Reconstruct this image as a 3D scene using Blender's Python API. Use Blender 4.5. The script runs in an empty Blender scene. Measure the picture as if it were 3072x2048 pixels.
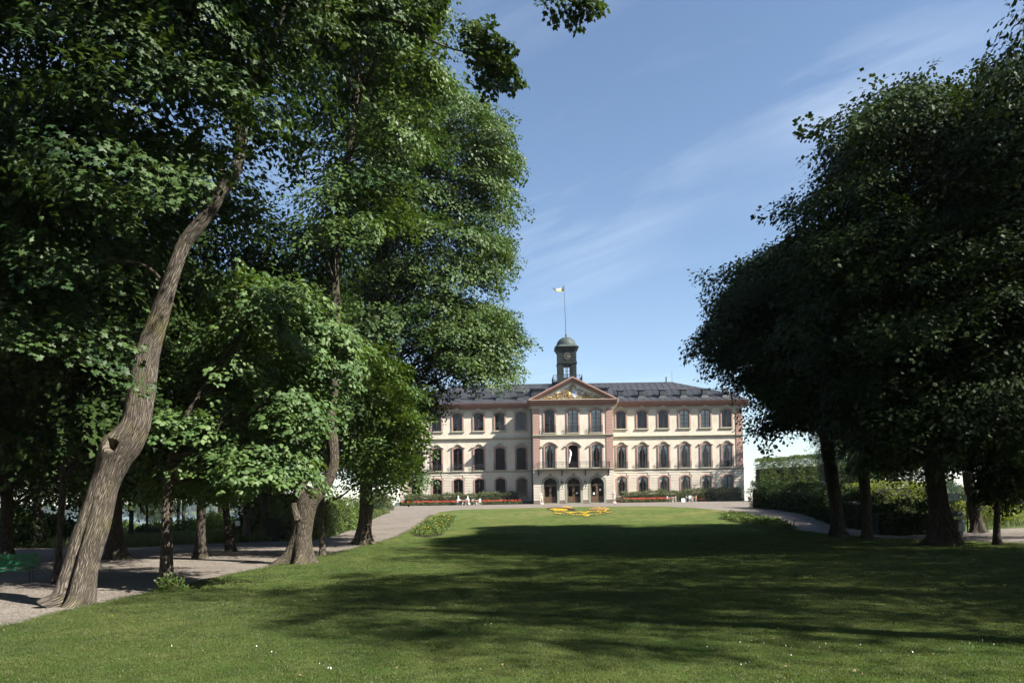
import bpy, bmesh, math, random
import numpy as np
from mathutils import Vector, Matrix, Euler
from mathutils.geometry import delaunay_2d_cdt

random.seed(7)
RNG = np.random.default_rng(11)
scene = bpy.context.scene
COL = scene.collection

# ------------------------------------------------------------------ camera
FPX, PW, PH = 2290.0, 3072.0, 2048.0
EYE = Vector((0.0, 0.0, 1.6))
PITCH, ROLL, SHIFT = math.radians(1.2), math.radians(-0.85), 0.1462
cam_data = bpy.data.cameras.new('camera')
cam = bpy.data.objects.new('camera', cam_data)
COL.objects.link(cam)
cam_data.sensor_fit = 'HORIZONTAL'
cam_data.sensor_width = 36.0
cam_data.lens = 36.0 * FPX / PW
cam_data.shift_y = SHIFT
cam_data.clip_end = 8000.0
CAMR = Matrix.Rotation(math.radians(90) + PITCH, 3, 'X') @ Matrix.Rotation(ROLL, 3, 'Z')
cam.location = EYE
cam.rotation_euler = CAMR.to_euler()
scene.camera = cam
CAMRN = np.array(CAMR)

# ------------------------------------------------------------------ light, sky, exposure
LIGHT = Vector((-2.15, 1.0, -2.0)).normalized()
SUN_EL = math.asin(-LIGHT.z)
SUN_AZ = math.atan2(-LIGHT.x, -LIGHT.y)
world = bpy.data.worlds.new('World')
scene.world = world
world.use_nodes = True
wn, wl = world.node_tree.nodes, world.node_tree.links
wn.clear()
w_out = wn.new('ShaderNodeOutputWorld')
w_bg = wn.new('ShaderNodeBackground')
w_bg.inputs['Strength'].default_value = 0.05
w_sky = wn.new('ShaderNodeTexSky')
w_sky.sky_type = 'NISHITA'
w_sky.sun_disc = False
w_sky.sun_elevation = SUN_EL
w_sky.sun_rotation = SUN_AZ
w_sky.altitude = 0
w_sky.air_density = 1.0
w_sky.dust_density = 0.15
w_sky.ozone_density = 1.5
# thin cirrus: streaky noise on a flat layer high above the ground
w_tc = wn.new('ShaderNodeTexCoord')
w_sep = wn.new('ShaderNodeSeparateXYZ')
wl.new(w_tc.outputs['Generated'], w_sep.inputs[0])
w_add = wn.new('ShaderNodeMath'); w_add.operation = 'ADD'; w_add.inputs[1].default_value = 0.12
w_max = wn.new('ShaderNodeMath'); w_max.operation = 'MAXIMUM'; w_max.inputs[1].default_value = 0.02
wl.new(w_sep.outputs['Z'], w_max.inputs[0]); wl.new(w_max.outputs[0], w_add.inputs[0])
w_comb = wn.new('ShaderNodeCombineXYZ')
for ax in 'XY':
    d = wn.new('ShaderNodeMath'); d.operation = 'DIVIDE'
    wl.new(w_sep.outputs[ax], d.inputs[0]); wl.new(w_add.outputs[0], d.inputs[1])
    wl.new(d.outputs[0], w_comb.inputs[ax])
w_map = wn.new('ShaderNodeMapping')
w_map.inputs['Scale'].default_value = (0.55, 2.2, 1.0)
w_map.inputs['Location'].default_value = (0.35, 0.2, 0.0)
w_rot = wn.new('ShaderNodeMapping'); w_rot.inputs['Rotation'].default_value = (0, 0, math.radians(-138))
wl.new(w_comb.outputs[0], w_rot.inputs[0]); wl.new(w_rot.outputs[0], w_map.inputs[0])
w_n1 = wn.new('ShaderNodeTexNoise')
w_n1.inputs['Scale'].default_value = 1.3; w_n1.inputs['Detail'].default_value = 7
w_n1.inputs['Roughness'].default_value = 0.58; w_n1.inputs['Distortion'].default_value = 0.5
wl.new(w_map.outputs[0], w_n1.inputs['Vector'])
w_n2 = wn.new('ShaderNodeTexNoise')
w_n2.inputs['Scale'].default_value = 0.75; w_n2.inputs['Detail'].default_value = 2
wl.new(w_comb.outputs[0], w_n2.inputs['Vector'])
w_r1 = wn.new('ShaderNodeMapRange'); w_r1.inputs[1].default_value = 0.46; w_r1.inputs[2].default_value = 0.86
w_r2 = wn.new('ShaderNodeMapRange'); w_r2.inputs[1].default_value = 0.46; w_r2.inputs[2].default_value = 0.68
wl.new(w_n1.outputs[0], w_r1.inputs[0]); wl.new(w_n2.outputs[0], w_r2.inputs[0])
w_mul = wn.new('ShaderNodeMath'); w_mul.operation = 'MULTIPLY'
wl.new(w_r1.outputs[0], w_mul.inputs[0]); wl.new(w_r2.outputs[0], w_mul.inputs[1])
w_mul2 = wn.new('ShaderNodeMath'); w_mul2.operation = 'MULTIPLY'; w_mul2.inputs[1].default_value = 0.62
wl.new(w_mul.outputs[0], w_mul2.inputs[0])
w_mix = wn.new('ShaderNodeMix'); w_mix.data_type = 'RGBA'
w_mix.inputs['B'].default_value = (8.5, 8.9, 9.2, 1)
wl.new(w_mul2.outputs[0], w_mix.inputs['Factor'])
wl.new(w_sky.outputs[0], w_mix.inputs['A'])
wl.new(w_mix.outputs['Result'], w_bg.inputs['Color'])
wl.new(w_bg.outputs[0], w_out.inputs['Surface'])

sun_data = bpy.data.lights.new('sun', 'SUN')
sun_data.energy = 5.0
sun_data.angle = math.radians(0.53)
sun_data.color = (1.0, 0.95, 0.87)
sun = bpy.data.objects.new('sun', sun_data)
COL.objects.link(sun)
sun.rotation_euler = LIGHT.to_track_quat('-Z', 'Y').to_euler()
sun.location = (60, -20, 60)

scene.view_settings.view_transform = 'Standard'
scene.view_settings.look = 'None'
scene.view_settings.exposure = 1.9
scene.view_settings.gamma = 1.0
scene.view_settings.use_curve_mapping = False
cy = scene.cycles
cy.max_bounces = 5
cy.diffuse_bounces = 2
cy.glossy_bounces = 3
cy.transmission_bounces = 3
cy.transparent_max_bounces = 8
cy.sample_clamp_indirect = 4.0
cy.use_denoising = True
cy.adaptive_threshold = 0.02
cy.caustics_reflective = False
cy.caustics_refractive = False

# ------------------------------------------------------------------ pixel <-> place helpers
def ray(px, py):
    x = (np.asarray(px, float) - PW / 2) / FPX
    y = (PH / 2 + SHIFT * PW - np.asarray(py, float)) / FPX
    d = np.stack([x, y, -np.ones_like(x)], -1)
    return d @ CAMRN.T

def pix(px, py, Y):
    """place seen at photo position (px, py) at distance Y from the camera"""
    d = ray(px, py)
    k = np.asarray(Y, float) / d[..., 1]
    p = d * k[..., None]
    p[..., 2] += EYE.z
    return p

def P(px, py, Y):
    return Vector(pix(np.array(px), np.array(py), np.array(Y)))

def sstep(a, b, x):
    t = np.clip((x - a) / (b - a), 0, 1)
    return t * t * (3 - 2 * t)

WATER = -4.0
def H(X, Y):
    """height of the ground"""
    X = np.asarray(X, float); Y = np.asarray(Y, float)
    terr = 1.42 * sstep(33, 73, Y) + 0.66 * np.clip((Y - 70) / 46, 0, 1)
    low = -0.25 * sstep(30, 60, Y) - 4.9 * sstep(60, 260, np.hypot(X, Y))
    k = np.clip((Y - 38) / 75, 0, 1)
    wl_ = sstep(-20 - 14 * k, -12 - 8 * k, X)
    wr_ = 1 - sstep(25 + 25 * k, 36 + 30 * k, X)
    w = wl_ * wr_ * (1 - sstep(150, 200, Y))
    h = terr * w + low * (1 - w)
    h = h + 0.05 * np.sin(X * 0.21 + 1.3) * np.sin(Y * 0.17 + 0.4) * sstep(4, 12, Y) * (1 - sstep(60, 72, Y) * w)
    return h

def ground_at(px, py):
    """first point of the ground seen at photo position (px, py)"""
    d = ray(np.array(px), np.array(py))
    d = d / d[1]
    Ys = np.concatenate([np.arange(4, 60, 0.05), np.arange(60, 320, 0.25)])
    z = EYE.z + d[2] * Ys
    hh = H(d[0] * Ys, Ys)
    i = np.argmax(z <= hh)
    if z[i] > hh[i]:
        i = len(Ys) - 1
    return Vector((d[0] * Ys[i], Ys[i], float(hh[i])))

def G(x, y):
    return Vector((x, y, float(H(x, y))))

# ------------------------------------------------------------------ object helpers
def tag(o, label=None, cat=None, group=None, kind=None):
    if label: o['label'] = label
    if cat: o['category'] = cat
    if group: o['group'] = group
    if kind: o['kind'] = kind
    return o

def link(name, data, parent=None):
    o = bpy.data.objects.new(name, data)
    COL.objects.link(o)
    if parent is not None:
        o.parent = parent
    return o

def thing(name, label, cat, loc=(0, 0, 0), rz=0.0, group=None):
    o = link(name, None)
    o.location = loc
    o.rotation_euler = (0, 0, rz)
    o.empty_display_size = 0.3
    return tag(o, label, cat, group)

def copy_tree(o, parent=None):
    c = o.copy()
    COL.objects.link(c)
    c.parent = parent
    for ch in list(o.children):
        copy_tree(ch, c)
    return c

class MB:
    """collects faces; build() links them as one mesh object"""
    def __init__(s):
        s.v = []; s.f = []
    def add(s, verts, faces):
        n = len(s.v)
        s.v.extend([tuple(map(float, p)) for p in verts])
        s.f.extend([tuple(i + n for i in f) for f in faces])
    def box(s, x0, x1, y0, y1, z0, z1):
        s.add([(x0, y0, z0), (x1, y0, z0), (x1, y1, z0), (x0, y1, z0), (x0, y0, z1), (x1, y0, z1), (x1, y1, z1), (x0, y1, z1)],
              [(0, 3, 2, 1), (4, 5, 6, 7), (0, 1, 5, 4), (1, 2, 6, 5), (2, 3, 7, 6), (3, 0, 4, 7)])
    def prism(s, pts, y0, y1):
        """polygon in the x-z plane, counter-clockwise seen from the front (-y), given depth"""
        n = len(pts)
        vs = [(p[0], y0, p[1]) for p in pts] + [(p[0], y1, p[1]) for p in pts]
        fs = [tuple(range(n)), tuple(range(2 * n - 1, n - 1, -1))]
        for i in range(n):
            j = (i + 1) % n
            fs.append((j, i, i + n, j + n))
        s.add(vs, fs)
    def xprism(s, pts, x0, x1):
        """polygon in the y-z plane extruded along x"""
        n = len(pts)
        vs = [(x0, p[0], p[1]) for p in pts] + [(x1, p[0], p[1]) for p in pts]
        fs = [tuple(range(n - 1, -1, -1)), tuple(range(n, 2 * n))]
        for i in range(n):
            j = (i + 1) % n
            fs.append((i, j, j + n, i + n))
        s.add(vs, fs)
    def ring(s, inner, outer, y0, y1):
        """open band between two x-z polylines with depth"""
        n = len(inner)
        vs = [(p[0], y0, p[1]) for p in inner] + [(p[0], y0, p[1]) for p in outer] + \
             [(p[0], y1, p[1]) for p in inner] + [(p[0], y1, p[1]) for p in outer]
        fs = []
        for i in range(n - 1):
            a, b, c, d = i, i + 1, n + i + 1, n + i
            fs += [(a, b, c, d), (a + 2 * n, d + 2 * n, c + 2 * n, b + 2 * n), (d, c, c + 2 * n, d + 2 * n), (b, a, a + 2 * n, b + 2 * n)]
        fs += [(0, n, 3 * n, 2 * n), (2 * n - 1, n - 1, 3 * n - 1, 4 * n - 1)]
        s.add(vs, fs)
    def tube(s, pts, rad, n=6, cap=True):
        pts = [Vector(p) for p in pts]
        if not hasattr(rad, '__len__'): rad = [rad] * len(pts)
        rings = []
        up = None
        for i, p in enumerate(pts):
            t = (pts[min(i + 1, len(pts) - 1)] - pts[max(i - 1, 0)]).normalized()
            if up is None:
                up = Vector((0, 0, 1)) if abs(t.z) < 0.9 else Vector((1, 0, 0))
            a = t.cross(up).normalized(); up = a.cross(t).normalized()
            rings.append([p + (a * math.cos(k * math.tau / n) + up * math.sin(k * math.tau / n)) * rad[i] for k in range(n)])
        vs = [q for r in rings for q in r]
        fs = []
        for i in range(len(pts) - 1):
            for k in range(n):
                k2 = (k + 1) % n
                fs.append((i * n + k, i * n + k2, (i + 1) * n + k2, (i + 1) * n + k))
        if cap:
            fs.append(tuple(range(n - 1, -1, -1)))
            fs.append(tuple(range((len(pts) - 1) * n, len(pts) * n)))
        s.add(vs, fs)
    def lathe(s, prof, n=16, cx=0, cy=0):
        vs = []
        for r, z in prof:
            for k in range(n):
                a = k * math.tau / n
                vs.append((cx + r * math.cos(a), cy + r * math.sin(a), z))
        fs = []
        for i in range(len(prof) - 1):
            for k in range(n):
                k2 = (k + 1) % n
                fs.append((i * n + k, i * n + k2, (i + 1) * n + k2, (i + 1) * n + k))
        fs.append(tuple(range(n - 1, -1, -1)))
        fs.append(tuple(range((len(prof) - 1) * n, len(prof) * n)))
        s.add(vs, fs)
    def blob(s, c, r, n=6, m=4, rough=0.0):
        vs = [(c[0], c[1], c[2] - r[2])]
        for i in range(1, m):
            th = math.pi * i / m
            for k in range(n):
                a = k * math.tau / n + i * 0.4
                q = 1 + rough * (random.random() - 0.5)
                vs.append((c[0] + r[0] * q * math.sin(th) * math.cos(a), c[1] + r[1] * q * math.sin(th) * math.sin(a), c[2] - r[2] * q * math.cos(th)))
        vs.append((c[0], c[1], c[2] + r[2]))
        fs = []
        for k in range(n):
            fs.append((0, 1 + (k + 1) % n, 1 + k))
            fs.append((len(vs) - 1, 1 + (m - 2) * n + k, 1 + (m - 2) * n + (k + 1) % n))
            for i in range(m - 2):
                a, b = 1 + i * n + k, 1 + i * n + (k + 1) % n
                fs.append((a, b, b + n, a + n))
        s.add(vs, fs)
    def mesh(s, name, mat, smooth=False):
        me = bpy.data.meshes.new(name)
        me.from_pydata(s.v, [], s.f)
        me.materials.append(mat)
        if smooth:
            me.polygons.foreach_set('use_smooth', [True] * len(me.polygons))
        me.update()
        return me
    def build(s, name, mat, parent=None, smooth=False, bevel=0.0):
        o = link(name, s.mesh(name, mat, smooth), parent)
        if bevel:
            b = o.modifiers.new('bevel', 'BEVEL'); b.width = bevel; b.segments = 1; b.limit_method = 'ANGLE'
        return o

def np_mesh(name, verts, faces, mat=None, smooth=False, uv=None):
    """verts (n,3), faces (m,k) arrays"""
    me = bpy.data.meshes.new(name)
    verts = np.asarray(verts, np.float32); faces = np.asarray(faces, np.int32)
    k = faces.shape[1]
    me.vertices.add(len(verts)); me.vertices.foreach_set('co', verts.ravel())
    me.loops.add(faces.size); me.loops.foreach_set('vertex_index', faces.ravel())
    me.polygons.add(len(faces))
    me.polygons.foreach_set('loop_start', np.arange(0, faces.size, k, dtype=np.int32))
    if smooth: me.polygons.foreach_set('use_smooth', np.ones(len(faces), bool))
    if uv is not None:
        l = me.uv_layers.new(name='bark')
        l.data.foreach_set('uv', np.asarray(uv, np.float32)[faces.ravel()].ravel())
    if mat is not None: me.materials.append(mat)
    me.update(calc_edges=True)
    me.validate()
    return me

# ------------------------------------------------------------------ materials
def nm(name):
    m = bpy.data.materials.new(name)
    m.use_nodes = True
    n = m.node_tree.nodes
    return m, n, m.node_tree.links, n['Principled BSDF']

def noise_node(n, l, vec, scale, detail=4, rough=0.55, dist=0.0):
    t = n.new('ShaderNodeTexNoise')
    t.inputs['Scale'].default_value = scale; t.inputs['Detail'].default_value = detail
    t.inputs['Roughness'].default_value = rough; t.inputs['Distortion'].default_value = dist
    if vec is not None: l.new(vec, t.inputs['Vector'])
    return t

def ramp(n, l, src, stops):
    r = n.new('ShaderNodeValToRGB')
    e = r.color_ramp.elements
    while len(e) < len(stops): e.new(0.5)
    for i, (p, c) in enumerate(stops):
        e[i].position = p
        e[i].color = (c[0], c[1], c[2], 1)
    l.new(src, r.inputs[0])
    return r

def mixc(n, l, fac, a, b, mode='MIX'):
    m = n.new('ShaderNodeMix'); m.data_type = 'RGBA'; m.blend_type = mode
    for s, k in ((fac, 'Factor'), (a, 'A'), (b, 'B')):
        if hasattr(s, 'links'): l.new(s, m.inputs[k])
        elif isinstance(s, (int, float)): m.inputs[k].default_value = s
        else: m.inputs[k].default_value = (s[0], s[1], s[2], 1)
    return m.outputs['Result']

def bump(n, l, h, strength, dist, bs):
    b = n.new('ShaderNodeBump')
    b.inputs['Strength'].default_value = strength; b.inputs['Distance'].default_value = dist
    l.new(h, b.inputs['Height']); l.new(b.outputs[0], bs.inputs['Normal'])
    return b

def plain(name, col, rough=0.7, var=0.12, scale=6.0, bmp=0.0, metal=0.0, spec=0.3, detail=5):
    m, n, l, bs = nm(name)
    tc = n.new('ShaderNodeTexCoord')
    t = noise_node(n, l, tc.outputs['Object'], scale, detail)
    lo = [c * (1 - var) for c in col]; hi = [min(1, c * (1 + var)) for c in col]
    r = ramp(n, l, t.outputs[0], [(0.3, lo), (0.7, hi)])
    l.new(r.outputs[0], bs.inputs['Base Color'])
    bs.inputs['Roughness'].default_value = rough
    bs.inputs['Metallic'].default_value = metal
    bs.inputs['Specular IOR Level'].default_value = spec
    if bmp:
        t2 = noise_node(n, l, tc.outputs['Object'], scale * 6, 4)
        bump(n, l, t2.outputs[0], 0.6, bmp, bs)
    return m

def plaster(name, col, bmp=0.006):
    """wall render: blotches, faint rain streaks, grain"""
    m, n, l, bs = nm(name)
    tc = n.new('ShaderNodeTexCoord')
    a = noise_node(n, l, tc.outputs['Object'], 0.7, 6, 0.6)
    mp = n.new('ShaderNodeMapping'); mp.inputs['Scale'].default_value = (2.2, 2.2, 0.18)
    l.new(tc.outputs['Object'], mp.inputs[0])
    b = noise_node(n, l, mp.outputs[0], 1.6, 5, 0.6)
    g = noise_node(n, l, tc.outputs['Object'], 14, 3)
    r = ramp(n, l, a.outputs[0], [(0.3, [c * 0.86 for c in col]), (0.55, col), (0.75, [min(1, c * 1.06) for c in col])])
    r2 = ramp(n, l, b.outputs[0], [(0.25, (0.80, 0.78, 0.74)), (0.5, (1, 1, 1))])
    c1 = mixc(n, l, 0.6, r.outputs[0], r2.outputs[0], 'MULTIPLY')
    r3 = ramp(n, l, g.outputs[0], [(0.3, (0.92, 0.92, 0.92)), (0.7, (1.04, 1.04, 1.04))])
    c2 = mixc(n, l, 0.7, c1, r3.outputs[0], 'MULTIPLY')
    l.new(c2, bs.inputs['Base Color'])
    bs.inputs['Roughness'].default_value = 0.9
    bs.inputs['Specular IOR Level'].default_value = 0.15
    bump(n, l, g.outputs[0], 0.5, bmp, bs)
    return m

def leaf_mat(name, dark, light, trans=0.35, wr=0.55, wp=0.5, sc=0.35, spec=0.28):
    m, n, l, bs = nm(name)
    oi = n.new('ShaderNodeObjectInfo')
    geo = n.new('ShaderNodeNewGeometry')
    t = noise_node(n, l, geo.outputs['Position'], sc, 3)
    ad = n.new('ShaderNodeMath'); ad.operation = 'MULTIPLY_ADD'
    l.new(oi.outputs['Random'], ad.inputs[0]); ad.inputs[1].default_value = wr
    ml = n.new('ShaderNodeMath'); ml.operation = 'MULTIPLY'; ml.inputs[1].default_value = wp
    l.new(t.outputs[0], ml.inputs[0]); l.new(ml.outputs[0], ad.inputs[2])
    r = ramp(n, l, ad.outputs[0], [(0.2, dark), (0.8, light)])
    l.new(r.outputs[0], bs.inputs['Base Color'])
    bs.inputs['Roughness'].default_value = 0.55
    bs.inputs['Specular IOR Level'].default_value = spec
    tr = n.new('ShaderNodeBsdfTranslucent')
    tc = mixc(n, l, 1.0, r.outputs[0], (1.5, 1.35, 0.55), 'MULTIPLY')
    l.new(tc, tr.inputs['Color'])
    mx = n.new('ShaderNodeMixShader'); mx.inputs[0].default_value = trans
    out = n['Material Output']
    l.new(bs.outputs[0], mx.inputs[1]); l.new(tr.outputs[0], mx.inputs[2])
    l.new(mx.outputs[0], out.inputs['Surface'])
    return m

def bark_mat(name, lo, hi, su=16, sv=2.6, lichen=0.5, moss=(0.12, 0.11, 0.03)):
    m, n, l, bs = nm(name)
    uvn = n.new('ShaderNodeUVMap'); uvn.uv_map = 'bark'
    mp = n.new('ShaderNodeMapping'); mp.inputs['Scale'].default_value = (su, sv, 1)
    l.new(uvn.outputs[0], mp.inputs[0])
    v = n.new('ShaderNodeTexVoronoi'); v.feature = 'DISTANCE_TO_EDGE'
    v.inputs['Scale'].default_value = 1.0
    nz = noise_node(n, l, mp.outputs[0], 1.1, 5, 0.6)
    vm = n.new('ShaderNodeVectorMath'); vm.operation = 'MULTIPLY_ADD'
    l.new(nz.outputs['Color'], vm.inputs[0]); vm.inputs[1].default_value = (1.1, 1.1, 0)
    l.new(mp.outputs[0], vm.inputs[2]); l.new(vm.outputs[0], v.inputs['Vector'])
    fi = n.new('ShaderNodeMapRange'); fi.inputs[1].default_value = 0.0; fi.inputs[2].default_value = 0.28
    l.new(v.outputs['Distance'], fi.inputs[0])
    fn = noise_node(n, l, mp.outputs[0], 3.5, 5, 0.65)
    hsum = n.new('ShaderNodeMath'); hsum.operation = 'MULTIPLY_ADD'; hsum.inputs[1].default_value = 0.6
    l.new(fn.outputs[0], hsum.inputs[0]); l.new(fi.outputs[0], hsum.inputs[2])
    r = ramp(n, l, hsum.outputs[0], [(0.1, lo), (0.62, [(a + b) / 2 for a, b in zip(lo, hi)]), (1.0, hi)])
    tc = n.new('ShaderNodeTexCoord')
    pn = noise_node(n, l, tc.outputs['Object'], 1.7, 5, 0.6)
    pm = n.new('ShaderNodeMapRange'); pm.inputs[1].default_value = 0.52; pm.inputs[2].default_value = 0.72
    pm.inputs[4].default_value = lichen
    l.new(pn.outputs[0], pm.inputs[0])
    c = mixc(n, l, pm.outputs[0], r.outputs[0], moss)
    pn2 = noise_node(n, l, tc.outputs['Object'], 3.1, 4, 0.6)
    pm2 = n.new('ShaderNodeMapRange'); pm2.inputs[1].default_value = 0.58; pm2.inputs[2].default_value = 0.75
    pm2.inputs[4].default_value = lichen * 0.9
    l.new(pn2.outputs[0], pm2.inputs[0])
    c = mixc(n, l, pm2.outputs[0], c, (hi[0] * 1.35, hi[1] * 1.3, hi[2] * 1.2))
    l.new(c, bs.inputs['Base Color'])
    bs.inputs['Roughness'].default_value = 0.95
    bs.inputs['Specular IOR Level'].default_value = 0.1
    bump(n, l, hsum.outputs[0], 1.0, 0.028, bs)
    return m

M = {}
M['cream'] = plaster('cream_plaster', (0.45, 0.402, 0.328))
M['cream_stone'] = plaster('cream_rusticated_plaster', (0.45, 0.405, 0.335))
M['terracotta'] = plaster('terracotta_paint', (0.205, 0.115, 0.092))
M['terracotta_pale'] = plaster('pale_terracotta_paint', (0.28, 0.182, 0.15))
M['trim'] = plaster('grey_cream_trim', (0.31, 0.285, 0.215))
M['green_stone'] = plaster('grey_green_stone', (0.19, 0.20, 0.155))
M['plinth'] = plaster('brown_plinth_stone', (0.14, 0.11, 0.09), 0.015)
M['roof'] = plain('dark_sheet_roof', (0.038, 0.038, 0.042), 0.5, 0.22, 1.3, 0.0, 0.3, 0.5)
M['roof2'] = plain('dark_sheet_roof_joints', (0.03, 0.032, 0.04), 0.5, 0.2, 2)
M['iron'] = plain('black_iron', (0.018, 0.02, 0.024), 0.5, 0.3, 5, 0, 0.2, 0.4)
M['copper'] = plain('verdigris_copper', (0.036, 0.050, 0.045), 0.65, 0.35, 1.5, 0.0, 0.0, 0.25)
M['tower'] = plain('dark_green_tower_cladding', (0.009, 0.014, 0.012), 0.7, 0.4, 2.0, 0.0, 0.0, 0.15)
M['sash'] = plain('dark_brown_sash', (0.035, 0.022, 0.016), 0.45, 0.3, 4)
M['door'] = plain('brown_oak_door', (0.075, 0.045, 0.024), 0.5, 0.35, 5)
M['curtain'] = plain('white_curtain', (0.74, 0.73, 0.69), 0.9, 0.06, 3, 0, 0, 0.05)
M['blind'] = plain('pale_grey_blind', (0.62, 0.62, 0.60), 0.85, 0.05, 2, 0, 0, 0.1)
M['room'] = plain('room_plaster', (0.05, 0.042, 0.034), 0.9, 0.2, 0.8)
M['gold'] = plain('gilded_relief', (0.30, 0.20, 0.07), 0.38, 0.5, 6, 0.02, 0.5, 0.5)
M['dull_gold'] = plain('dull_gilding', (0.26, 0.20, 0.08), 0.5, 0.4, 6, 0.02, 0.3, 0.4)
M['blue'] = plain('blue_shield_paint', (0.10, 0.20, 0.45), 0.5, 0.1)
M['white'] = plain('white_paint', (0.60, 0.585, 0.55), 0.5, 0.08, 5)
M['stone'] = plain('pale_statue_stone', (0.48, 0.40, 0.33), 0.8, 0.2, 8, 0.01)
M['gutter'] = plain('cream_gutter_pipe', (0.42, 0.36, 0.26), 0.5, 0.1, 5)
M['dark_pipe'] = plain('dark_downpipe', (0.05, 0.05, 0.045), 0.6, 0.2, 5)
M['bench'] = plain('green_bench_paint', (0.018, 0.135, 0.062), 0.4, 0.2, 6)
M['bin'] = plain('grey_bin_metal', (0.06, 0.06, 0.065), 0.5, 0.3, 6)
M['sign'] = plain('grey_green_sign', (0.16, 0.20, 0.19), 0.5, 0.15, 5)
M['paper'] = plain('white_paper', (0.75, 0.75, 0.72), 0.7, 0.04, 5)
M['skin'] = plain('skin', (0.55, 0.33, 0.24), 0.55, 0.08, 9)
M['hair'] = plain('grey_hair', (0.35, 0.31, 0.26), 0.7, 0.2, 30)
M['shirt_white'] = plain('white_shirt', (0.75, 0.73, 0.70), 0.85, 0.06, 9)
M['trouser'] = plain('dark_trousers', (0.045, 0.04, 0.06), 0.85, 0.2, 9)
M['jacket'] = plain('dark_red_cardigan', (0.10, 0.03, 0.03), 0.85, 0.2, 9)
M['urn'] = plain('grey_stone_urn', (0.20, 0.20, 0.18), 0.85, 0.2, 6)
M['orange_cloth'] = plain('orange_cloth', (0.55, 0.14, 0.03), 0.85, 0.1, 6)
M['pole'] = plain('grey_flagpole_paint', (0.06, 0.065, 0.075), 0.5, 0.1, 5)
M['soil'] = plain('dark_bed_soil', (0.035, 0.026, 0.018), 0.95, 0.4, 5, 0.03)

def glass_mat():
    m, n, l, bs = nm('window_glass')
    n.remove(bs)
    out = n['Material Output']
    gl = n.new('ShaderNodeBsdfGlossy'); gl.inputs['Roughness'].default_value = 0.02
    gl.inputs['Color'].default_value = (0.9, 0.95, 1.0, 1)
    tr = n.new('ShaderNodeBsdfTransparent'); tr.inputs['Color'].default_value = (0.82, 0.86, 0.85, 1)
    lw = n.new('ShaderNodeFresnel'); lw.inputs['IOR'].default_value = 1.5
    ad = n.new('ShaderNodeMath'); ad.operation = 'MULTIPLY_ADD'; ad.inputs[1].default_value = 0.9; ad.inputs[2].default_value = 0.0
    l.new(lw.outputs[0], ad.inputs[0])
    mx = n.new('ShaderNodeMixShader')
    l.new(ad.outputs[0], mx.inputs[0]); l.new(tr.outputs[0], mx.inputs[1]); l.new(gl.outputs[0], mx.inputs[2])
    l.new(mx.outputs[0], out.inputs['Surface'])
    return m
M['glass'] = glass_mat()

def lawn_mat():
    m, n, l, bs = nm('mown_lawn')
    geo = n.new('ShaderNodeNewGeometry')
    p = geo.outputs['Position']
    big = noise_node(n, l, p, 0.22, 4, 0.6)
    mid = noise_node(n, l, p, 1.7, 5, 0.65)
    mp = n.new('ShaderNodeMapping'); mp.inputs['Scale'].default_value = (1.0, 1.0, 1.0)
    l.new(p, mp.inputs[0])
    fine = noise_node(n, l, mp.outputs[0], 38, 4, 0.7)
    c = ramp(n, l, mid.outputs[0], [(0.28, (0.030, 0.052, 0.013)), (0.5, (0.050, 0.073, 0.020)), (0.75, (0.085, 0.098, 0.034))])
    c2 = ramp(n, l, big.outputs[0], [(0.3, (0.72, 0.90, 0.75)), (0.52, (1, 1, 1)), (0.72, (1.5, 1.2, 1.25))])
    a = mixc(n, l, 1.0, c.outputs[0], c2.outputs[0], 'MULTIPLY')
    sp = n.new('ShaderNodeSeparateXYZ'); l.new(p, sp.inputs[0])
    dr = n.new('ShaderNodeMapRange'); dr.inputs[1].default_value = 30; dr.inputs[2].default_value = 62; l.new(sp.outputs['Y'], dr.inputs[0])  # light scattered back by the far bank, put into the grass colour
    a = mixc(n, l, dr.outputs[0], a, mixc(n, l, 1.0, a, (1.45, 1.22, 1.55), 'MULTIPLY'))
    f = ramp(n, l, fine.outputs[0], [(0.25, (0.5, 0.52, 0.45)), (0.5, (1, 1, 1)), (0.8, (1.5, 1.45, 1.35))])
    b = mixc(n, l, 0.85, a, f.outputs[0], 'MULTIPLY')
    l.new(b, bs.inputs['Base Color'])
    bs.inputs['Roughness'].default_value = 1.0
    bs.inputs['Specular IOR Level'].default_value = 0.0
    bump(n, l, fine.outputs[0], 0.9, 0.035, bs)
    return m
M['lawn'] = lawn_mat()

def gravel_mat():
    m, n, l, bs = nm('raked_gravel')
    geo = n.new('ShaderNodeNewGeometry')
    p = geo.outputs['Position']
    v = n.new('ShaderNodeTexVoronoi'); v.inputs['Scale'].default_value = 34
    l.new(p, v.inputs['Vector'])
    big = noise_node(n, l, p, 0.5, 5, 0.6)
    vr = ramp(n, l, v.outputs['Color'], [(0.1, (0.066, 0.056, 0.047)), (0.5, (0.130, 0.113, 0.097)), (0.9, (0.21, 0.19, 0.168))])
    br = ramp(n, l, big.outputs[0], [(0.3, (0.8, 0.78, 0.76)), (0.6, (1.05, 1.03, 1.0))])
    c = mixc(n, l, 1.0, vr.outputs[0], br.outputs[0], 'MULTIPLY')
    l.new(c, bs.inputs['Base Color'])
    bs.inputs['Roughness'].default_value = 0.95
    bs.inputs['Specular IOR Level'].default_value = 0.15
    bump(n, l, v.outputs['Distance'], 0.8, 0.015, bs)
    return m
M['gravel'] = gravel_mat()

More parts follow.
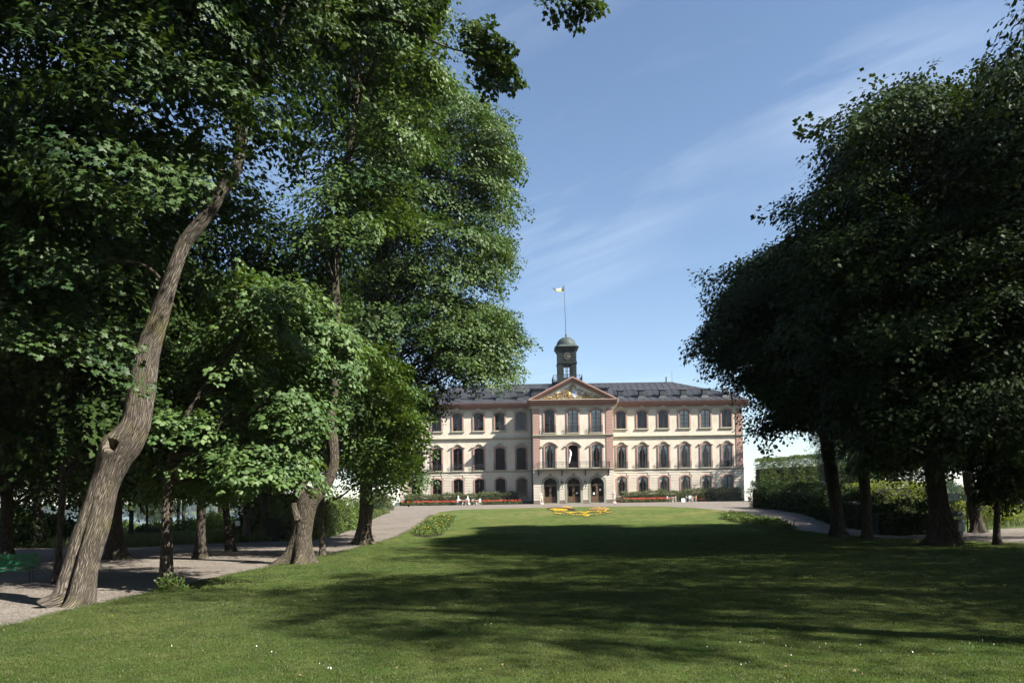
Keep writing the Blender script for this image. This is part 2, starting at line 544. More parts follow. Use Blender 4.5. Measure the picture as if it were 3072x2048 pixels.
def ground_mat():
    m, n, l, bs = nm('meadow_ground')
    geo = n.new('ShaderNodeNewGeometry')
    p = geo.outputs['Position']
    a = noise_node(n, l, p, 0.12, 5, 0.6)
    b = noise_node(n, l, p, 3.0, 5, 0.7)
    c = ramp(n, l, a.outputs[0], [(0.35, (0.024, 0.042, 0.012)), (0.6, (0.058, 0.074, 0.024))])
    d = ramp(n, l, b.outputs[0], [(0.25, (0.5, 0.5, 0.5)), (0.7, (1.3, 1.3, 1.2))])
    l.new(mixc(n, l, 1.0, c.outputs[0], d.outputs[0], 'MULTIPLY'), bs.inputs['Base Color'])
    bs.inputs['Roughness'].default_value = 0.95
    bs.inputs['Specular IOR Level'].default_value = 0.1
    bump(n, l, b.outputs[0], 0.8, 0.15, bs)
    return m
M['meadow'] = ground_mat()

def water_mat():
    m, n, l, bs = nm('lake_water')
    geo = n.new('ShaderNodeNewGeometry')
    mp = n.new('ShaderNodeMapping'); mp.inputs['Scale'].default_value = (0.25, 1.0, 1.0)
    l.new(geo.outputs['Position'], mp.inputs[0])
    a = noise_node(n, l, mp.outputs[0], 0.9, 4, 0.6)
    bs.inputs['Base Color'].default_value = (0.022, 0.045, 0.055, 1)
    bs.inputs['Roughness'].default_value = 0.12
    bump(n, l, a.outputs[0], 1.0, 0.9, bs)
    return m
M['water'] = water_mat()

M['leaf_maple'] = leaf_mat('maple_leaves', (0.016, 0.038, 0.012), (0.046, 0.080, 0.020), 0.26)
M['leaf_elm'] = leaf_mat('broad_leaves', (0.016, 0.042, 0.011), (0.060, 0.100, 0.019), 0.27)
M['leaf_lime'] = leaf_mat('lime_leaves', (0.036, 0.076, 0.022), (0.088, 0.140, 0.042), 0.34)
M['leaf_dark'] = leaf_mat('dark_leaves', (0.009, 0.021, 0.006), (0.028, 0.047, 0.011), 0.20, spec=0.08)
M['leaf_hedge'] = leaf_mat('hedge_leaves', (0.042, 0.076, 0.016), (0.095, 0.136, 0.028), 0.33)
M['leaf_shrub'] = leaf_mat('shrub_leaves', (0.045, 0.066, 0.026), (0.105, 0.120, 0.055), 0.3)
M['leaf_conifer'] = leaf_mat('conifer_leaves', (0.014, 0.024, 0.010), (0.030, 0.042, 0.018), 0.15)
M['leaf_yellow'] = leaf_mat('yellow_green_leaves', (0.075, 0.11, 0.018), (0.15, 0.18, 0.03), 0.4)
M['blade'] = leaf_mat('grass_blades', (0.018, 0.042, 0.009), (0.085, 0.100, 0.028), 0.3, 0.35, 0.75, 0.8)
M['twigs'] = plain('dark_inner_twigs', (0.012, 0.013, 0.007), 0.95, 0.3, 5)  # near black, so the solid hedge core reads as shaded depth
M['meadow_blade'] = leaf_mat('meadow_blades', (0.040, 0.068, 0.016), (0.090, 0.118, 0.030), 0.3)
M['fl_red'] = plain('red_petals', (0.38, 0.018, 0.010), 0.7, 0.35, 20)
M['fl_orange'] = plain('orange_petals', (0.24, 0.06, 0.014), 0.7, 0.35, 20)
M['fl_yellow'] = plain('yellow_petals', (0.42, 0.27, 0.008), 0.7, 0.2, 20)
M['fl_maroon'] = plain('maroon_foliage', (0.045, 0.010, 0.014), 0.7, 0.3, 20)
M['fl_pink'] = plain('dusty_pink_petals', (0.19, 0.11, 0.10), 0.7, 0.3, 20)
M['fl_white'] = plain('white_petals', (0.55, 0.55, 0.50), 0.7, 0.1, 20)
M['bark_grey'] = bark_mat('grey_fissured_bark', (0.020, 0.016, 0.013), (0.150, 0.128, 0.104), 36, 3.6, 0.45)
M['bark_brown'] = bark_mat('brown_bark', (0.020, 0.015, 0.011), (0.095, 0.080, 0.062), 26, 4.5, 0.35)
M['bark_plain'] = bark_mat('dark_bark', (0.018, 0.014, 0.011), (0.060, 0.051, 0.041), 16, 3.5, 0.3)
M['stump'] = plain('bare_wood', (0.20, 0.14, 0.08), 0.9, 0.3, 5, 0.02)

# ------------------------------------------------------------------ terrain
def grid_mesh(name, xs, ys, dz, mat, zfun=H):
    X, Y = np.meshgrid(xs, ys)
    Z = zfun(X, Y) + dz
    v = np.stack([X, Y, Z], -1).reshape(-1, 3)
    nx, ny = len(xs), len(ys)
    i = (np.arange(ny - 1)[:, None] * nx + np.arange(nx - 1)[None, :]).ravel()
    f = np.stack([i, i + 1, i + nx + 1, i + nx], -1)
    return np_mesh(name, v, f, mat, True)

def spaced(lo, hi, a, b, fine, coarse):
    """coordinates from lo to hi, fine between a and b"""
    s = [np.arange(a, b + 1e-6, fine)]
    left = [a]; st = fine
    while left[-1] > lo:
        st = min(st * 1.25, coarse); left.append(max(lo, left[-1] - st))
    right = [s[0][-1]]; st = fine
    while right[-1] < hi:
        st = min(st * 1.25, coarse); right.append(min(hi, right[-1] + st))
    return np.concatenate([np.array(left[1:])[::-1], s[0], np.array(right[1:])])

gx = spaced(-3000, 3000, -40, 60, 1.0, 120)
gy = spaced(-400, 3000, -8, 130, 1.0, 120)
o = link('ground', grid_mesh('ground', gx, gy, -0.045, M['meadow']))
tag(o, kind='structure')

def in_poly(pts, poly):
    pts = np.asarray(pts, float); poly = np.asarray(poly, float)
    x, y = pts[:, 0], pts[:, 1]
    ins = np.zeros(len(pts), bool)
    j = len(poly) - 1
    for i in range(len(poly)):
        xi, yi = poly[i]; xj, yj = poly[j]
        c = ((yi > y) != (yj > y))
        with np.errstate(divide='ignore', invalid='ignore'):
            ins ^= c & (x < (xj - xi) * (y - yi) / (yj - yi + 1e-12) + xi)
        j = i
    return ins

def edge_dist(pts, poly):
    pts = np.asarray(pts, float); poly = np.asarray(poly, float)
    d = np.full(len(pts), 1e9)
    for i in range(len(poly)):
        a, b = poly[i - 1], poly[i]
        ab = b - a; L = max(ab @ ab, 1e-9)
        t = np.clip(((pts - a) @ ab) / L, 0, 1)
        d = np.minimum(d, np.hypot(*(pts - (a + t[:, None] * ab)).T))
    return d

def densify(poly, step, wob=0.0):
    out = []
    for i in range(len(poly)):
        a = np.array(poly[i], float); b = np.array(poly[(i + 1) % len(poly)], float)
        n = max(1, int(np.hypot(*(b - a)) / step))
        for k in range(n):
            p = a + (b - a) * k / n
            out.append(p + RNG.normal(0, wob, 2) if wob and k else p)
    return out

def sheet(name, poly, dz, mat, step=0.8, wob=0.0, far=2.0):
    """a sheet following the ground inside the outline"""
    b = densify(poly, step, wob)
    lo = np.min(b, 0); hi = np.max(b, 0)
    pts = []
    y = lo[1]
    while y < hi[1]:
        s = 0.9 if y < 80 else far
        xs = np.arange(lo[0], hi[0], s)
        pts.append(np.stack([xs + RNG.uniform(-.2, .2, len(xs)), np.full(len(xs), y) + RNG.uniform(-.2, .2, len(xs))], -1))
        y += s
    pts = np.concatenate(pts)
    pts = pts[in_poly(pts, b)]
    pts = pts[edge_dist(pts, b) > 0.25]
    n = len(b)
    vs = [Vector(p) for p in b] + [Vector(p) for p in pts]
    r = delaunay_2d_cdt(vs, [], [list(range(n))], 1, 1e-4)
    co = np.array([(p.x, p.y) for p in r[0]])
    z = H(co[:, 0], co[:, 1]) + dz
    me = np_mesh(name, np.column_stack([co, z]), np.array(r[2]), mat, True)
    # face up
    nrm = np.zeros(len(me.polygons) * 3); me.polygons.foreach_get('normal', nrm)
    if nrm[2::3].mean() < 0: me.flip_normals()
    o = link(name, me)
    tag(o, kind='structure')
    return o, b

def gpx(*pts):
    return [tuple(ground_at(*p).xy) for p in pts]

lawn_left = gpx((75, 1868), (180, 1838), (400, 1790), (560, 1755), (700, 1722), (900, 1684), (1010, 1658), (1130, 1628), (1200, 1606), (1240, 1585), (1268, 1566), (1290, 1548))
lawn_top = gpx((1320, 1536), (1375, 1529))
LTY = lawn_top[-1][1]
lawn_right = gpx((2160, 1531), (2215, 1540), (2290, 1558), (2390, 1590), (2470, 1600), (2560, 1608), (2700, 1617), (2850, 1622), (3000, 1628), (3090, 1630))
lawn_poly = [(-7.6, -6)] + [(-7.5, 5.0)] + lawn_left + lawn_top + [(1.0, LTY + 5), (6, LTY + 6.5), (11, LTY + 6)] + [(14.5, LTY + 2)] + lawn_right + [(40, 27), (40, -6)]
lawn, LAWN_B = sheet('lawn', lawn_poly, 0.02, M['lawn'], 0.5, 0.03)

gravel_left = gpx((1172, 1536), (1120, 1556), (1072, 1582), (1000, 1606), (930, 1622))
edge_back = gpx((830, 1622), (700, 1627), (600, 1630), (500, 1634), (430, 1640))
gr_right = gpx((2240, 1522), (2340, 1530), (2420, 1545), (2480, 1566), (2560, 1586), (2700, 1606))
gravel_poly = [(-60, -12)] + [(-60, 36), (-34, 38)] + edge_back[::-1] + gravel_left[::-1] + [(-16.0, 84), (-24, 92), (-30, 104), (-30, 117.9), (-17.4, 117.9), (36, 117.9), (40, 117), (40, 100)] + \
    [g for g in gr_right if True] + [(26, 40.0), (60, 40.5), (60, 20), (20, 22), (10, 24), (-4, 30), (-5, -12)]
gravel, GRAVEL_B = sheet('gravel_path', gravel_poly, -0.012, M['gravel'], 1.0, 0.05)

o = link('water', grid_mesh('water', np.array([-4000, -800, 0, 800, 4000.]), np.array([140, 260, 700, 1800, 5000.]), WATER, M['water'], lambda X, Y: np.zeros_like(X)))
tag(o, kind='structure')

# wooded far shores
def far_shore(x0, x1, ydist, hmax, seed, n):
    r = np.random.default_rng(seed)
    xs = np.linspace(x0, x1, 90); ys = np.linspace(ydist - 25, ydist + 320, 16)
    X, Y = np.meshgrid(xs, ys)
    t = (Y - ydist + 25) / 345
    prof = 0.45 + 0.4 * np.sin(X * 0.006 + seed) + 0.25 * np.sin(X * 0.017 + 2 * seed)
    Z = WATER - 1.5 + hmax * np.clip(prof, 0.15, 2) * np.sin(np.clip(t, 0, 1) * math.pi * 0.62)
    v = np.stack([X, Y, Z], -1).reshape(-1, 3)
    i = (np.arange(15)[:, None] * 90 + np.arange(89)[None, :]).ravel()
    o = link('hills', np_mesh('hills', v, np.stack([i, i + 1, i + 91, i + 90], -1), M['meadow'], True))
    tag(o, kind='structure')
    mb = MB()
    for _ in range(n):
        a = r.uniform(x0 + 5, x1 - 5); k = r.uniform(0.04, 0.8) ** 1.3
        y = ydist - 25 + 345 * k
        p = 0.45 + 0.4 * math.sin(a * 0.006 + seed) + 0.25 * math.sin(a * 0.017 + 2 * seed)
        z = WATER - 1.5 + hmax * min(max(p, 0.15), 2) * math.sin(k * math.pi * 0.62)
        s = r.uniform(4, 8)
        mb.blob((a, y, z + s * 0.8), (s * 0.75, s * 0.75, s * 1.2), 6, 5, 0.5)
    o = mb.build('forest', M['leaf_dark'], None, True)
    tag(o, 'far wooded shore across the lake', 'forest', kind='stuff')
far_shore(330, 1100, 600, 26, 3, 900)
far_shore(-1300, 0, 1300, 30, 5, 700)

# ------------------------------------------------------------------ foliage
def spray_mesh(name, mat, length, nleaf, size, kind, seed, flat=0.35):
    """a twig with leaves, growing along +x, leaf blades mostly facing +z"""
    r = np.random.default_rng(seed)
    V = []; F3 = []
    if kind == 'maple':
        out = np.array([(0, 0, 0), (0.18, 0.34, -.03), (0.02, 0.52, -.10), (0.34, 0.40, -.03), (0.55, 0.56, -.10), (0.62, 0.22, 0.0), (1.0, 0.0, -.08),
                        (0.62, -0.22, 0.0), (0.55, -0.56, -.10), (0.34, -0.40, -.03), (0.02, -0.52, -.10), (0.18, -0.34, -.03), (0.42, 0, 0.06)])
        tris = [(12, i, i + 1) for i in range(0, 11)] + [(12, 11, 0)]
    elif kind == 'lime':
        out = np.array([(0, 0, 0), (0.12, 0.33, -.05), (0.5, 0.42, -.08), (1.0, 0, -.12), (0.5, -0.42, -.08), (0.12, -0.33, -.05), (0.45, 0, .05)])
        tris = [(6, i, i + 1) for i in range(5)] + [(6, 5, 0)]
    else:
        out = np.array([(0, 0, 0), (0.45, 0.36, -.06), (1.0, 0, -.10), (0.45, -0.36, -.06)])
        tris = [(0, 1, 2), (0, 2, 3)]
    for k in range(nleaf):
        t = (k + r.uniform(0, 1)) / nleaf
        side = 1 if k % 2 else -1
        w = length * 0.42 * math.sin(math.pi * min(1, 0.18 + t * 0.8))
        p = np.array([length * (t ** 0.9), side * w * r.uniform(0.15, 1.0), r.normal(0, length * 0.09) - 0.12 * length * t * t])
        yaw = side * r.uniform(0.3, 1.4) + r.normal(0, 0.4)
        e = Euler((r.normal(0, flat), r.normal(0.30, flat), yaw)).to_matrix()
        s = size * r.uniform(0.7, 1.25)
        q = (out * s) @ np.array(e).T + p
        n0 = len(V)
        V.extend(q.tolist()); F3.extend([tuple(i + n0 for i in t_) for t_ in tris])
    return np_mesh(name, V, F3, mat)

def spray_set(name, mat, length, nleaf, size, kind, n=4, flat=0.35):
    res = []
    for i in range(n):
        me = spray_mesh(f'{name}_{i}', mat, length, nleaf, size, kind, 100 + i * 7 + len(name), flat)
        res.append(bpy.data.objects.new(f'{name}_{i}', me))      # kept out of the scene: only instanced
    return res

def gn_instancer(name, objs):
    ng = bpy.data.node_groups.new(name, 'GeometryNodeTree')
    ng.interface.new_socket('Geometry', in_out='INPUT', socket_type='NodeSocketGeometry')
    ng.interface.new_socket('Geometry', in_out='OUTPUT', socket_type='NodeSocketGeometry')
    n, l = ng.nodes, ng.links
    gi = n.new('NodeGroupInput'); go = n.new('NodeGroupOutput')
    mp = n.new('GeometryNodeMeshToPoints')
    l.new(gi.outputs[0], mp.inputs[0])
    g2i = n.new('GeometryNodeGeometryToInstance')
    for ob in reversed(objs):
        oi = n.new('GeometryNodeObjectInfo'); oi.inputs['Object'].default_value = ob
        l.new(oi.outputs['Geometry'], g2i.inputs[0])
    def attr(nm_, typ):
        a = n.new('GeometryNodeInputNamedAttribute'); a.data_type = typ; a.inputs['Name'].default_value = nm_
        return a.outputs['Attribute']
    iop = n.new('GeometryNodeInstanceOnPoints')
    l.new(mp.outputs[0], iop.inputs['Points'])
    l.new(g2i.outputs[0], iop.inputs['Instance'])
    iop.inputs['Pick Instance'].default_value = True
    l.new(attr('pick', 'INT'), iop.inputs['Instance Index'])
    e2r = n.new('FunctionNodeEulerToRotation')
    l.new(attr('rot', 'FLOAT_VECTOR'), e2r.inputs[0])
    l.new(e2r.outputs[0], iop.inputs['Rotation'])
    l.new(attr('siz', 'FLOAT'), iop.inputs['Scale'])
    l.new(iop.outputs[0], go.inputs[0])
    return ng

def frames_to_euler(x, nrm):
    """x axis along x, z axis close to nrm; arrays (n,3) -> xyz eulers"""
    x = x / np.linalg.norm(x, axis=1, keepdims=True)
    y = np.cross(nrm, x); y /= np.linalg.norm(y, axis=1, keepdims=True) + 1e-9
    z = np.cross(x, y)
    ey = np.arcsin(np.clip(-x[:, 2], -1, 1))
    ez = np.arctan2(x[:, 1], x[:, 0])
    ex = np.arctan2(y[:, 2], z[:, 2])
    return np.stack([ex, ey, ez], -1)

def scatter(name, ng, pos, rot, siz, npick, parent=None, mat=None):
    me = bpy.data.meshes.new(name)
    me.vertices.add(len(pos))
    me.vertices.foreach_set('co', np.asarray(pos, np.float32).ravel())
    a = me.attributes.new('rot', 'FLOAT_VECTOR', 'POINT'); a.data.foreach_set('vector', np.asarray(rot, np.float32).ravel())
    a = me.attributes.new('siz', 'FLOAT', 'POINT'); a.data.foreach_set('value', np.asarray(siz, np.float32))
    a = me.attributes.new('pick', 'INT', 'POINT'); a.data.foreach_set('value', RNG.integers(0, npick, len(pos)).astype(np.int32))
    if mat is not None: me.materials.append(mat)
    o = link(name, me, parent)
    o['kind'] = 'stuff'
    md = o.modifiers.new('leaves', 'NODES'); md.node_group = ng
    return o

SPR = {}
def add_spray(key, *a, **k):
    objs = spray_set(key, *a, **k)
    SPR[key] = (gn_instancer(key, objs), len(objs), a[0])
add_spray('maple', M['leaf_maple'], 0.60, 16, 0.095, 'maple')
add_spray('maple_twig', M['leaf_maple'], 0.26, 9, 0.085, 'maple')
add_spray('elm', M['leaf_elm'], 0.80, 24, 0.125, 'quad', flat=.28)
add_spray('elm_far', M['leaf_elm'], 1.15, 42, 0.125, 'quad')
add_spray('lime', M['leaf_lime'], 0.55, 18, 0.095, 'lime', flat=.28)
add_spray('dark', M['leaf_dark'], 0.95, 28, 0.14, 'quad', flat=.3)
add_spray('darkfar', M['leaf_dark'], 1.7, 44, 0.19, 'quad')
add_spray('hedge', M['leaf_hedge'], 0.34, 16, 0.085, 'quad', flat=0.8)
add_spray('shrub', M['leaf_shrub'], 0.34, 14, 0.10, 'quad', flat=0.8)
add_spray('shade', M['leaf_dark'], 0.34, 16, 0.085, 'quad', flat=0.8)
add_spray('conifer', M['leaf_conifer'], 0.5, 30, 0.07, 'quad', flat=0.8)
add_spray('yellow', M['leaf_yellow'], 0.3, 14, 0.085, 'quad', flat=0.8)

def unit(n, r):
    v = r.normal(0, 1, (n, 3))
    return v / np.linalg.norm(v, axis=1, keepdims=True)

def leaf_clumps(centres, radii, per, key, axis_fn, r, parent, flatz=0.62, name='crown', droop=0.22, smin=0.75, smax=1.3, pads=True):
    """boughs: each clump is a thin arching pad of twigs that reaches outwards and hangs at its tip"""
    C = np.repeat(centres, per, 0); R = np.repeat(radii, per)
    n = len(C); m = len(centres)
    ng, k, mat = SPR[key]
    if not pads:
        d = unit(n, r)
        pos = C + d * (R * r.uniform(.4, 1, n) ** .5)[:, None] * np.array([1, 1, flatz])
        rot = frames_to_euler(d + r.normal(0, .3, (n, 3)) + np.array([0, 0, .5]), np.array([0, 0, 1.0]) + .6 * d)
        return scatter(name, ng, pos, rot, r.uniform(smin, smax, n), k, parent, mat)
    a = axis_fn(centres.copy()); a[:, 2] = 0
    yaw = np.arctan2(a[:, 1], a[:, 0]) + r.normal(0, .55, m)
    tilt = r.normal(.12, .22, m)
    a = np.column_stack([np.cos(yaw), np.sin(yaw), np.zeros(m)]); b = np.column_stack([-np.sin(yaw), np.cos(yaw), np.zeros(m)])
    A = np.repeat(a, per, 0); B = np.repeat(b, per, 0); T = np.repeat(tilt, per); W = np.repeat(r.uniform(.6, 1.0, m), per); D = np.repeat(r.uniform(.24, .55, m), per)
    u = r.uniform(-.75, 1, n); v = r.uniform(-1, 1, n) * np.sqrt(np.clip(1 - (np.abs(u) * .9) ** 3, .1, 1))
    z = .22 - T * u - D * (u + .25) * np.abs(u + .25) - .30 * v * v
    pos = C + A * (u * 1.2 * R)[:, None] + B * (v * W * R)[:, None]
    pos[:, 2] += z * R + r.normal(0, .14, n) * R
    slope = T + 2 * D * np.abs(u + .25)
    up = np.array([0, 0, 1.0])
    nr = up + A * (slope * .8)[:, None] + B * (.5 * v)[:, None] + r.normal(0, .25, (n, 3))
    out = A * (.75 + .3 * u)[:, None] + B * (v * .75)[:, None] - up * (slope * .6 + droop * .5)[:, None] + r.normal(0, .28, (n, 3))
    rot = frames_to_euler(out, nr)
    return scatter(name, ng, pos, rot, r.uniform(smin, smax, n), k, parent, mat)

def vnoise(u, v, seed=0, wrap=None):
    """value noise; u wraps every `wrap` cells"""
    iu = np.floor(u).astype(int); iv = np.floor(v).astype(int)
    fu = u - iu; fv = v - iv
    fu = fu * fu * (3 - 2 * fu); fv = fv * fv * (3 - 2 * fv)
    def h(a, b):
        if wrap: a = a % wrap
        x = (a * 374761393 + b * 668265263 + seed * 1442695) & 0x7fffffff
        x = (x ^ (x >> 13)) * 1274126177 & 0x7fffffff
        return ((x ^ (x >> 16)) & 0xffff) / 65535.0
    return (h(iu, iv) * (1 - fu) + h(iu + 1, iv) * fu) * (1 - fv) + (h(iu, iv + 1) * (1 - fu) + h(iu + 1, iv + 1) * fu) * fv

def spline(pts, n):
    """smooth path through points (k, d) -> (n, d)"""
    pts = np.asarray(pts, float)
    seg = np.linalg.norm(np.diff(pts[:, :3], axis=0), axis=1)
    t = np.concatenate([[0], np.cumsum(seg)]); T = np.linspace(0, t[-1], n)
    out = np.zeros((n, pts.shape[1]))
    m = np.gradient(pts, t, axis=0)
    idx = np.clip(np.searchsorted(t, T) - 1, 0, len(t) - 2)
    h = (t[idx + 1] - t[idx])[:, None]; s = ((T - t[idx]) / (t[idx + 1] - t[idx]))[:, None]
    a = (1 + 2 * s) * (1 - s) ** 2; b = s * (1 - s) ** 2; c = s * s * (3 - 2 * s); d = s * s * (s - 1)
    return a * pts[idx] + b * h * m[idx] + c * pts[idx + 1] + d * h * m[idx + 1]

def limb(path, nring, nseg, rough=0.10, seed=0, ridges=0.0, flare=0.0, lobes=5, shape=None):
    """path rows (x, y, z, radius) -> vertices, faces, uv"""
    p = spline(path, nring)
    c, rad = p[:, :3], np.maximum(p[:, 3], 0.004)
    t = np.gradient(c, axis=0); t /= np.linalg.norm(t, axis=1, keepdims=True)
    a0 = np.cross(t[0], [0, 1, 0.01]); a0 /= np.linalg.norm(a0)
    A = np.zeros_like(c); B = np.zeros_like(c)
    for i in range(nring):
        a0 = a0 - t[i] * (a0 @ t[i]); a0 /= np.linalg.norm(a0)
        A[i] = a0; B[i] = np.cross(t[i], a0)
    s = np.concatenate([[0], np.cumsum(np.linalg.norm(np.diff(c, axis=0), axis=1))])
    th = np.linspace(0, math.tau, nseg + 1)
    TH, S = np.meshgrid(th, s)
    R = np.repeat(rad[:, None], nseg + 1, 1)
    q = 1 + rough * (vnoise(TH / math.tau * 6, S * 1.2, seed, 6) - 0.5) * 2
    if ridges:
        k = max(10, int(rad[0] * math.tau / 0.055))
        wob = vnoise(TH / math.tau * 8, S * 2.0, seed + 4, 8) * 1.6
        rg = vnoise(TH / math.tau * k + wob * 0 , S * 3.2 + wob, seed + 9, k)
        q += ridges * (np.abs(rg - 0.5) * 2 - 0.5)
    if flare:
        f = np.exp(-S / 0.42)
        q += f * flare * (0.45 + 0.55 * np.cos(TH * lobes + seed))
    if shape is not None: q = shape(TH, S, q)
    Rr = R * q
    V = c[:, None, :] + A[:, None, :] * (np.cos(TH) * Rr)[..., None] + B[:, None, :] * (np.sin(TH) * Rr)[..., None]
    uv = np.stack([TH * R, S + seed * 0.37], -1).reshape(-1, 2)
    i = (np.arange(nring - 1)[:, None] * (nseg + 1) + np.arange(nseg)[None, :]).ravel()
    F = np.stack([i, i + 1, i + nseg + 2, i + nseg + 1], -1)
    return V.reshape(-1, 3), F, uv

def merged(name, parts, mat, parent):
    n = 0; V = []; F = []; U = []
    for v, f, u in parts:
        V.append(v); F.append(f + n); U.append(u); n += len(v)
    return link(name, np_mesh(name, np.concatenate(V), np.concatenate(F), mat, True, np.concatenate(U)), parent)

def branches(trunk, centres, r, r0=0.05, frac=1.0, lo=0.15):
    """curved branches from the trunk path to the leaf clumps"""
    parts = []
    tr = spline(trunk, 40)
    zmin, zmax = tr[0, 2], tr[-1, 2]
    for k, c in enumerate(centres):
        if r.random() > frac: continue
        hd = np.hypot(tr[:, 0] - c[0], tr[:, 1] - c[1])
        want = c[2] - 0.55 * hd
        cost = np.abs(tr[:, 2] - want) + 0.15 * hd
        cost[tr[:, 2] < zmin + lo * (zmax - zmin)] += 50
        i = int(np.argmin(cost)); a = tr[i, :3]
        L = np.linalg.norm(c - a)
        if L < 0.3: continue
        ra = min(r0 * (0.35 + 0.16 * L), 0.75 * tr[i, 3])
        mid1 = a + (c - a) * 0.35 + np.array([0, 0, 0.10 * L]) + r.normal(0, 0.05 * L, 3)
        mid2 = a + (c - a) * 0.7 + np.array([0, 0, 0.09 * L]) + r.normal(0, 0.05 * L, 3)
        path = np.array([[*a, ra], [*mid1, ra * 0.75], [*mid2, ra * 0.5], [*c, ra * 0.2]])
        parts.append(limb(path, 9, 6, 0.08, k))
    return parts

def spaced_centres(pool, rmin, nmax):
    keep = []
    cell = {}
    cs = np.array([rmin, rmin, rmin * 1.42])
    for p in pool:
        k = tuple((p // cs).astype(int)); ok = True
        for dx in (-1, 0, 1):
            for dy in (-1, 0, 1):
                for dz in (-1, 0, 1):
                    for q in cell.get((k[0] + dx, k[1] + dy, k[2] + dz), ()):
                        if (p[0] - q[0]) ** 2 + (p[1] - q[1]) ** 2 + .5 * (p[2] - q[2]) ** 2 < rmin * rmin: ok = False; break
        if ok:
            keep.append(p); cell.setdefault(k, []).append(p)
            if len(keep) >= nmax: break
    return np.array(keep)

def outline_centres(poly, Y0, depth, rc, nmax, r, spread=0.8, inset=0.5, shift=None):
    """leaf clump places inside a crown whose outline shows at photo positions poly; rounded in depth"""
    poly = np.array(poly, float)
    lo, hi = poly.min(0), poly.max(0)
    n = nmax * 30
    q = r.uniform(lo, hi, (n, 2))
    q = q[in_poly(q, poly)]
    q = q[edge_dist(q, poly) > inset * rc * FPX / Y0]
    xl = np.full(len(q), -1e9); xr = np.full(len(q), 1e9)
    for i in range(len(poly)):
        a, b = poly[i - 1], poly[i]
        hit = (a[1] > q[:, 1]) != (b[1] > q[:, 1])
        with np.errstate(divide='ignore', invalid='ignore'):
            x = a[0] + (q[:, 1] - a[1]) * (b[0] - a[0]) / (b[1] - a[1] + 1e-9)
        xl = np.where(hit & (x <= q[:, 0]), np.maximum(xl, x), xl)
        xr = np.where(hit & (x > q[:, 0]), np.minimum(xr, x), xr)
    hw = (xr - xl) / 2; t = (q[:, 0] - (xl + xr) / 2) / hw
    hd = np.minimum(depth, hw * Y0 / FPX) * np.sqrt(np.clip(1 - t * t, 0.04, 1))
    u = r.uniform(-1, 1, len(q)); u = np.sign(u) * np.abs(u) ** 0.6
    pool = pix(q[:, 0], q[:, 1], Y0 + u * hd)
    return spaced_centres(pool, rc * spread, nmax)

def ellipsoid_centres(c, rad, rc, nmax, r, spread=0.8):
    d = unit(nmax * 14, r)
    k = r.uniform(0.15, 1, len(d)) ** 0.45
    d = d / (np.abs(d) ** 2.8).sum(1, keepdims=True) ** (1 / 2.8)
    pool = np.array(c) + d * k[:, None] * (np.array(rad) - rc * 0.5)
    return spaced_centres(pool, rc * spread, nmax)

def voids(cen, r, amount=0.22, size=2.2):
    """thin the clumps out in irregular patches so light and sky come through"""
    ph = r.uniform(0, 6.28, (4, 3)); fr = r.normal(0, 1, (4, 3)); fr /= np.linalg.norm(fr, axis=1, keepdims=True)
    f = sum(np.sin(cen @ (fr[i] * math.tau / (size * (1 + .5 * i))) + ph[i, 0]) for i in range(4))
    return cen[f > np.quantile(f, amount)]

TREES = []
def tree(name, label, trunk, centres, rc, key, per, bark='bark_plain', seed=1, extra=(), r0=0.05, group=None, nring=40, nseg=14, flare=0.5,
         ridges=0.0, bfrac=1.0, flatz=0.68, rough=0.12, shape=None, lo=0.15, droop=0.22, sc=(0.75, 1.3), trunk_name='trunk', more=(), pads=True):
    """trunk: rows (x, y, z, radius) from the ground up; extra: further limbs; centres: leaf clumps"""
    r = np.random.default_rng(seed)
    trunk = np.array(trunk, float)
    base = Vector(trunk[0, :3])
    root = thing(name, label, 'tree', base, 0, group)
    off = np.array([base.x, base.y, base.z])
    def loc(a):
        b = np.array(a, float).copy(); b[..., :3] -= off; return b
    parts = [limb(loc(trunk), nring, nseg, rough, seed, ridges, flare, 5, shape)]
    for i, e in enumerate(extra):
        parts.append(limb(loc(e), max(12, nring // 3), max(8, nseg * 2 // 3), rough, seed + 3 + i, ridges))
    merged(trunk_name, parts, M[bark], root)
    if len(centres):
        cen = centres - off
        lt = loc(trunk)
        bp = branches(lt, cen, r, r0, bfrac, lo)
        for e in extra: pass
        if bp: merged('branches', bp, M[bark], root)
        mid = cen.mean(0)
        def axis(C):
            d = C - mid; d[:, 2] *= 0.4
            return d / (np.linalg.norm(d, axis=1, keepdims=True) + 1e-6)
        rad = rc * r.uniform(0.65, 1.35, len(cen))
        leaf_clumps(cen, rad, per, key, axis, r, root, flatz, 'crown', droop, sc[0], sc[1], pads)
        for mc, mr, mper, mkey in more:
            leaf_clumps(mc - off, mr * r.uniform(.8, 1.2, len(mc)), mper, mkey, axis, r, root, flatz, 'crown', droop, sc[0], sc[1])
    TREES.append(root)
    return root

def trunk_px(rows, Y, dY=0.0, root=True):
    """rows (px, py, width px): trunk centre line seen in the photo at distance Y (drifting by dY to the top)"""
    out = []
    n = len(rows)
    for i, (x, y, w) in enumerate(rows):
        yy = Y + dY * i / max(1, n - 1)
        p = pix(np.array(x), np.array(y), np.array(yy))
        out.append([p[0], p[1], p[2], 0.5 * w * yy / FPX])
    if root: out[0][2] = min(out[0][2], float(H(out[0][0], out[0][1]))) - 0.05
    return out

def limb_px(rows, Y, dY=0.0):
    return trunk_px(rows, Y, dY, False)

R = lambda s: np.random.default_rng(s)

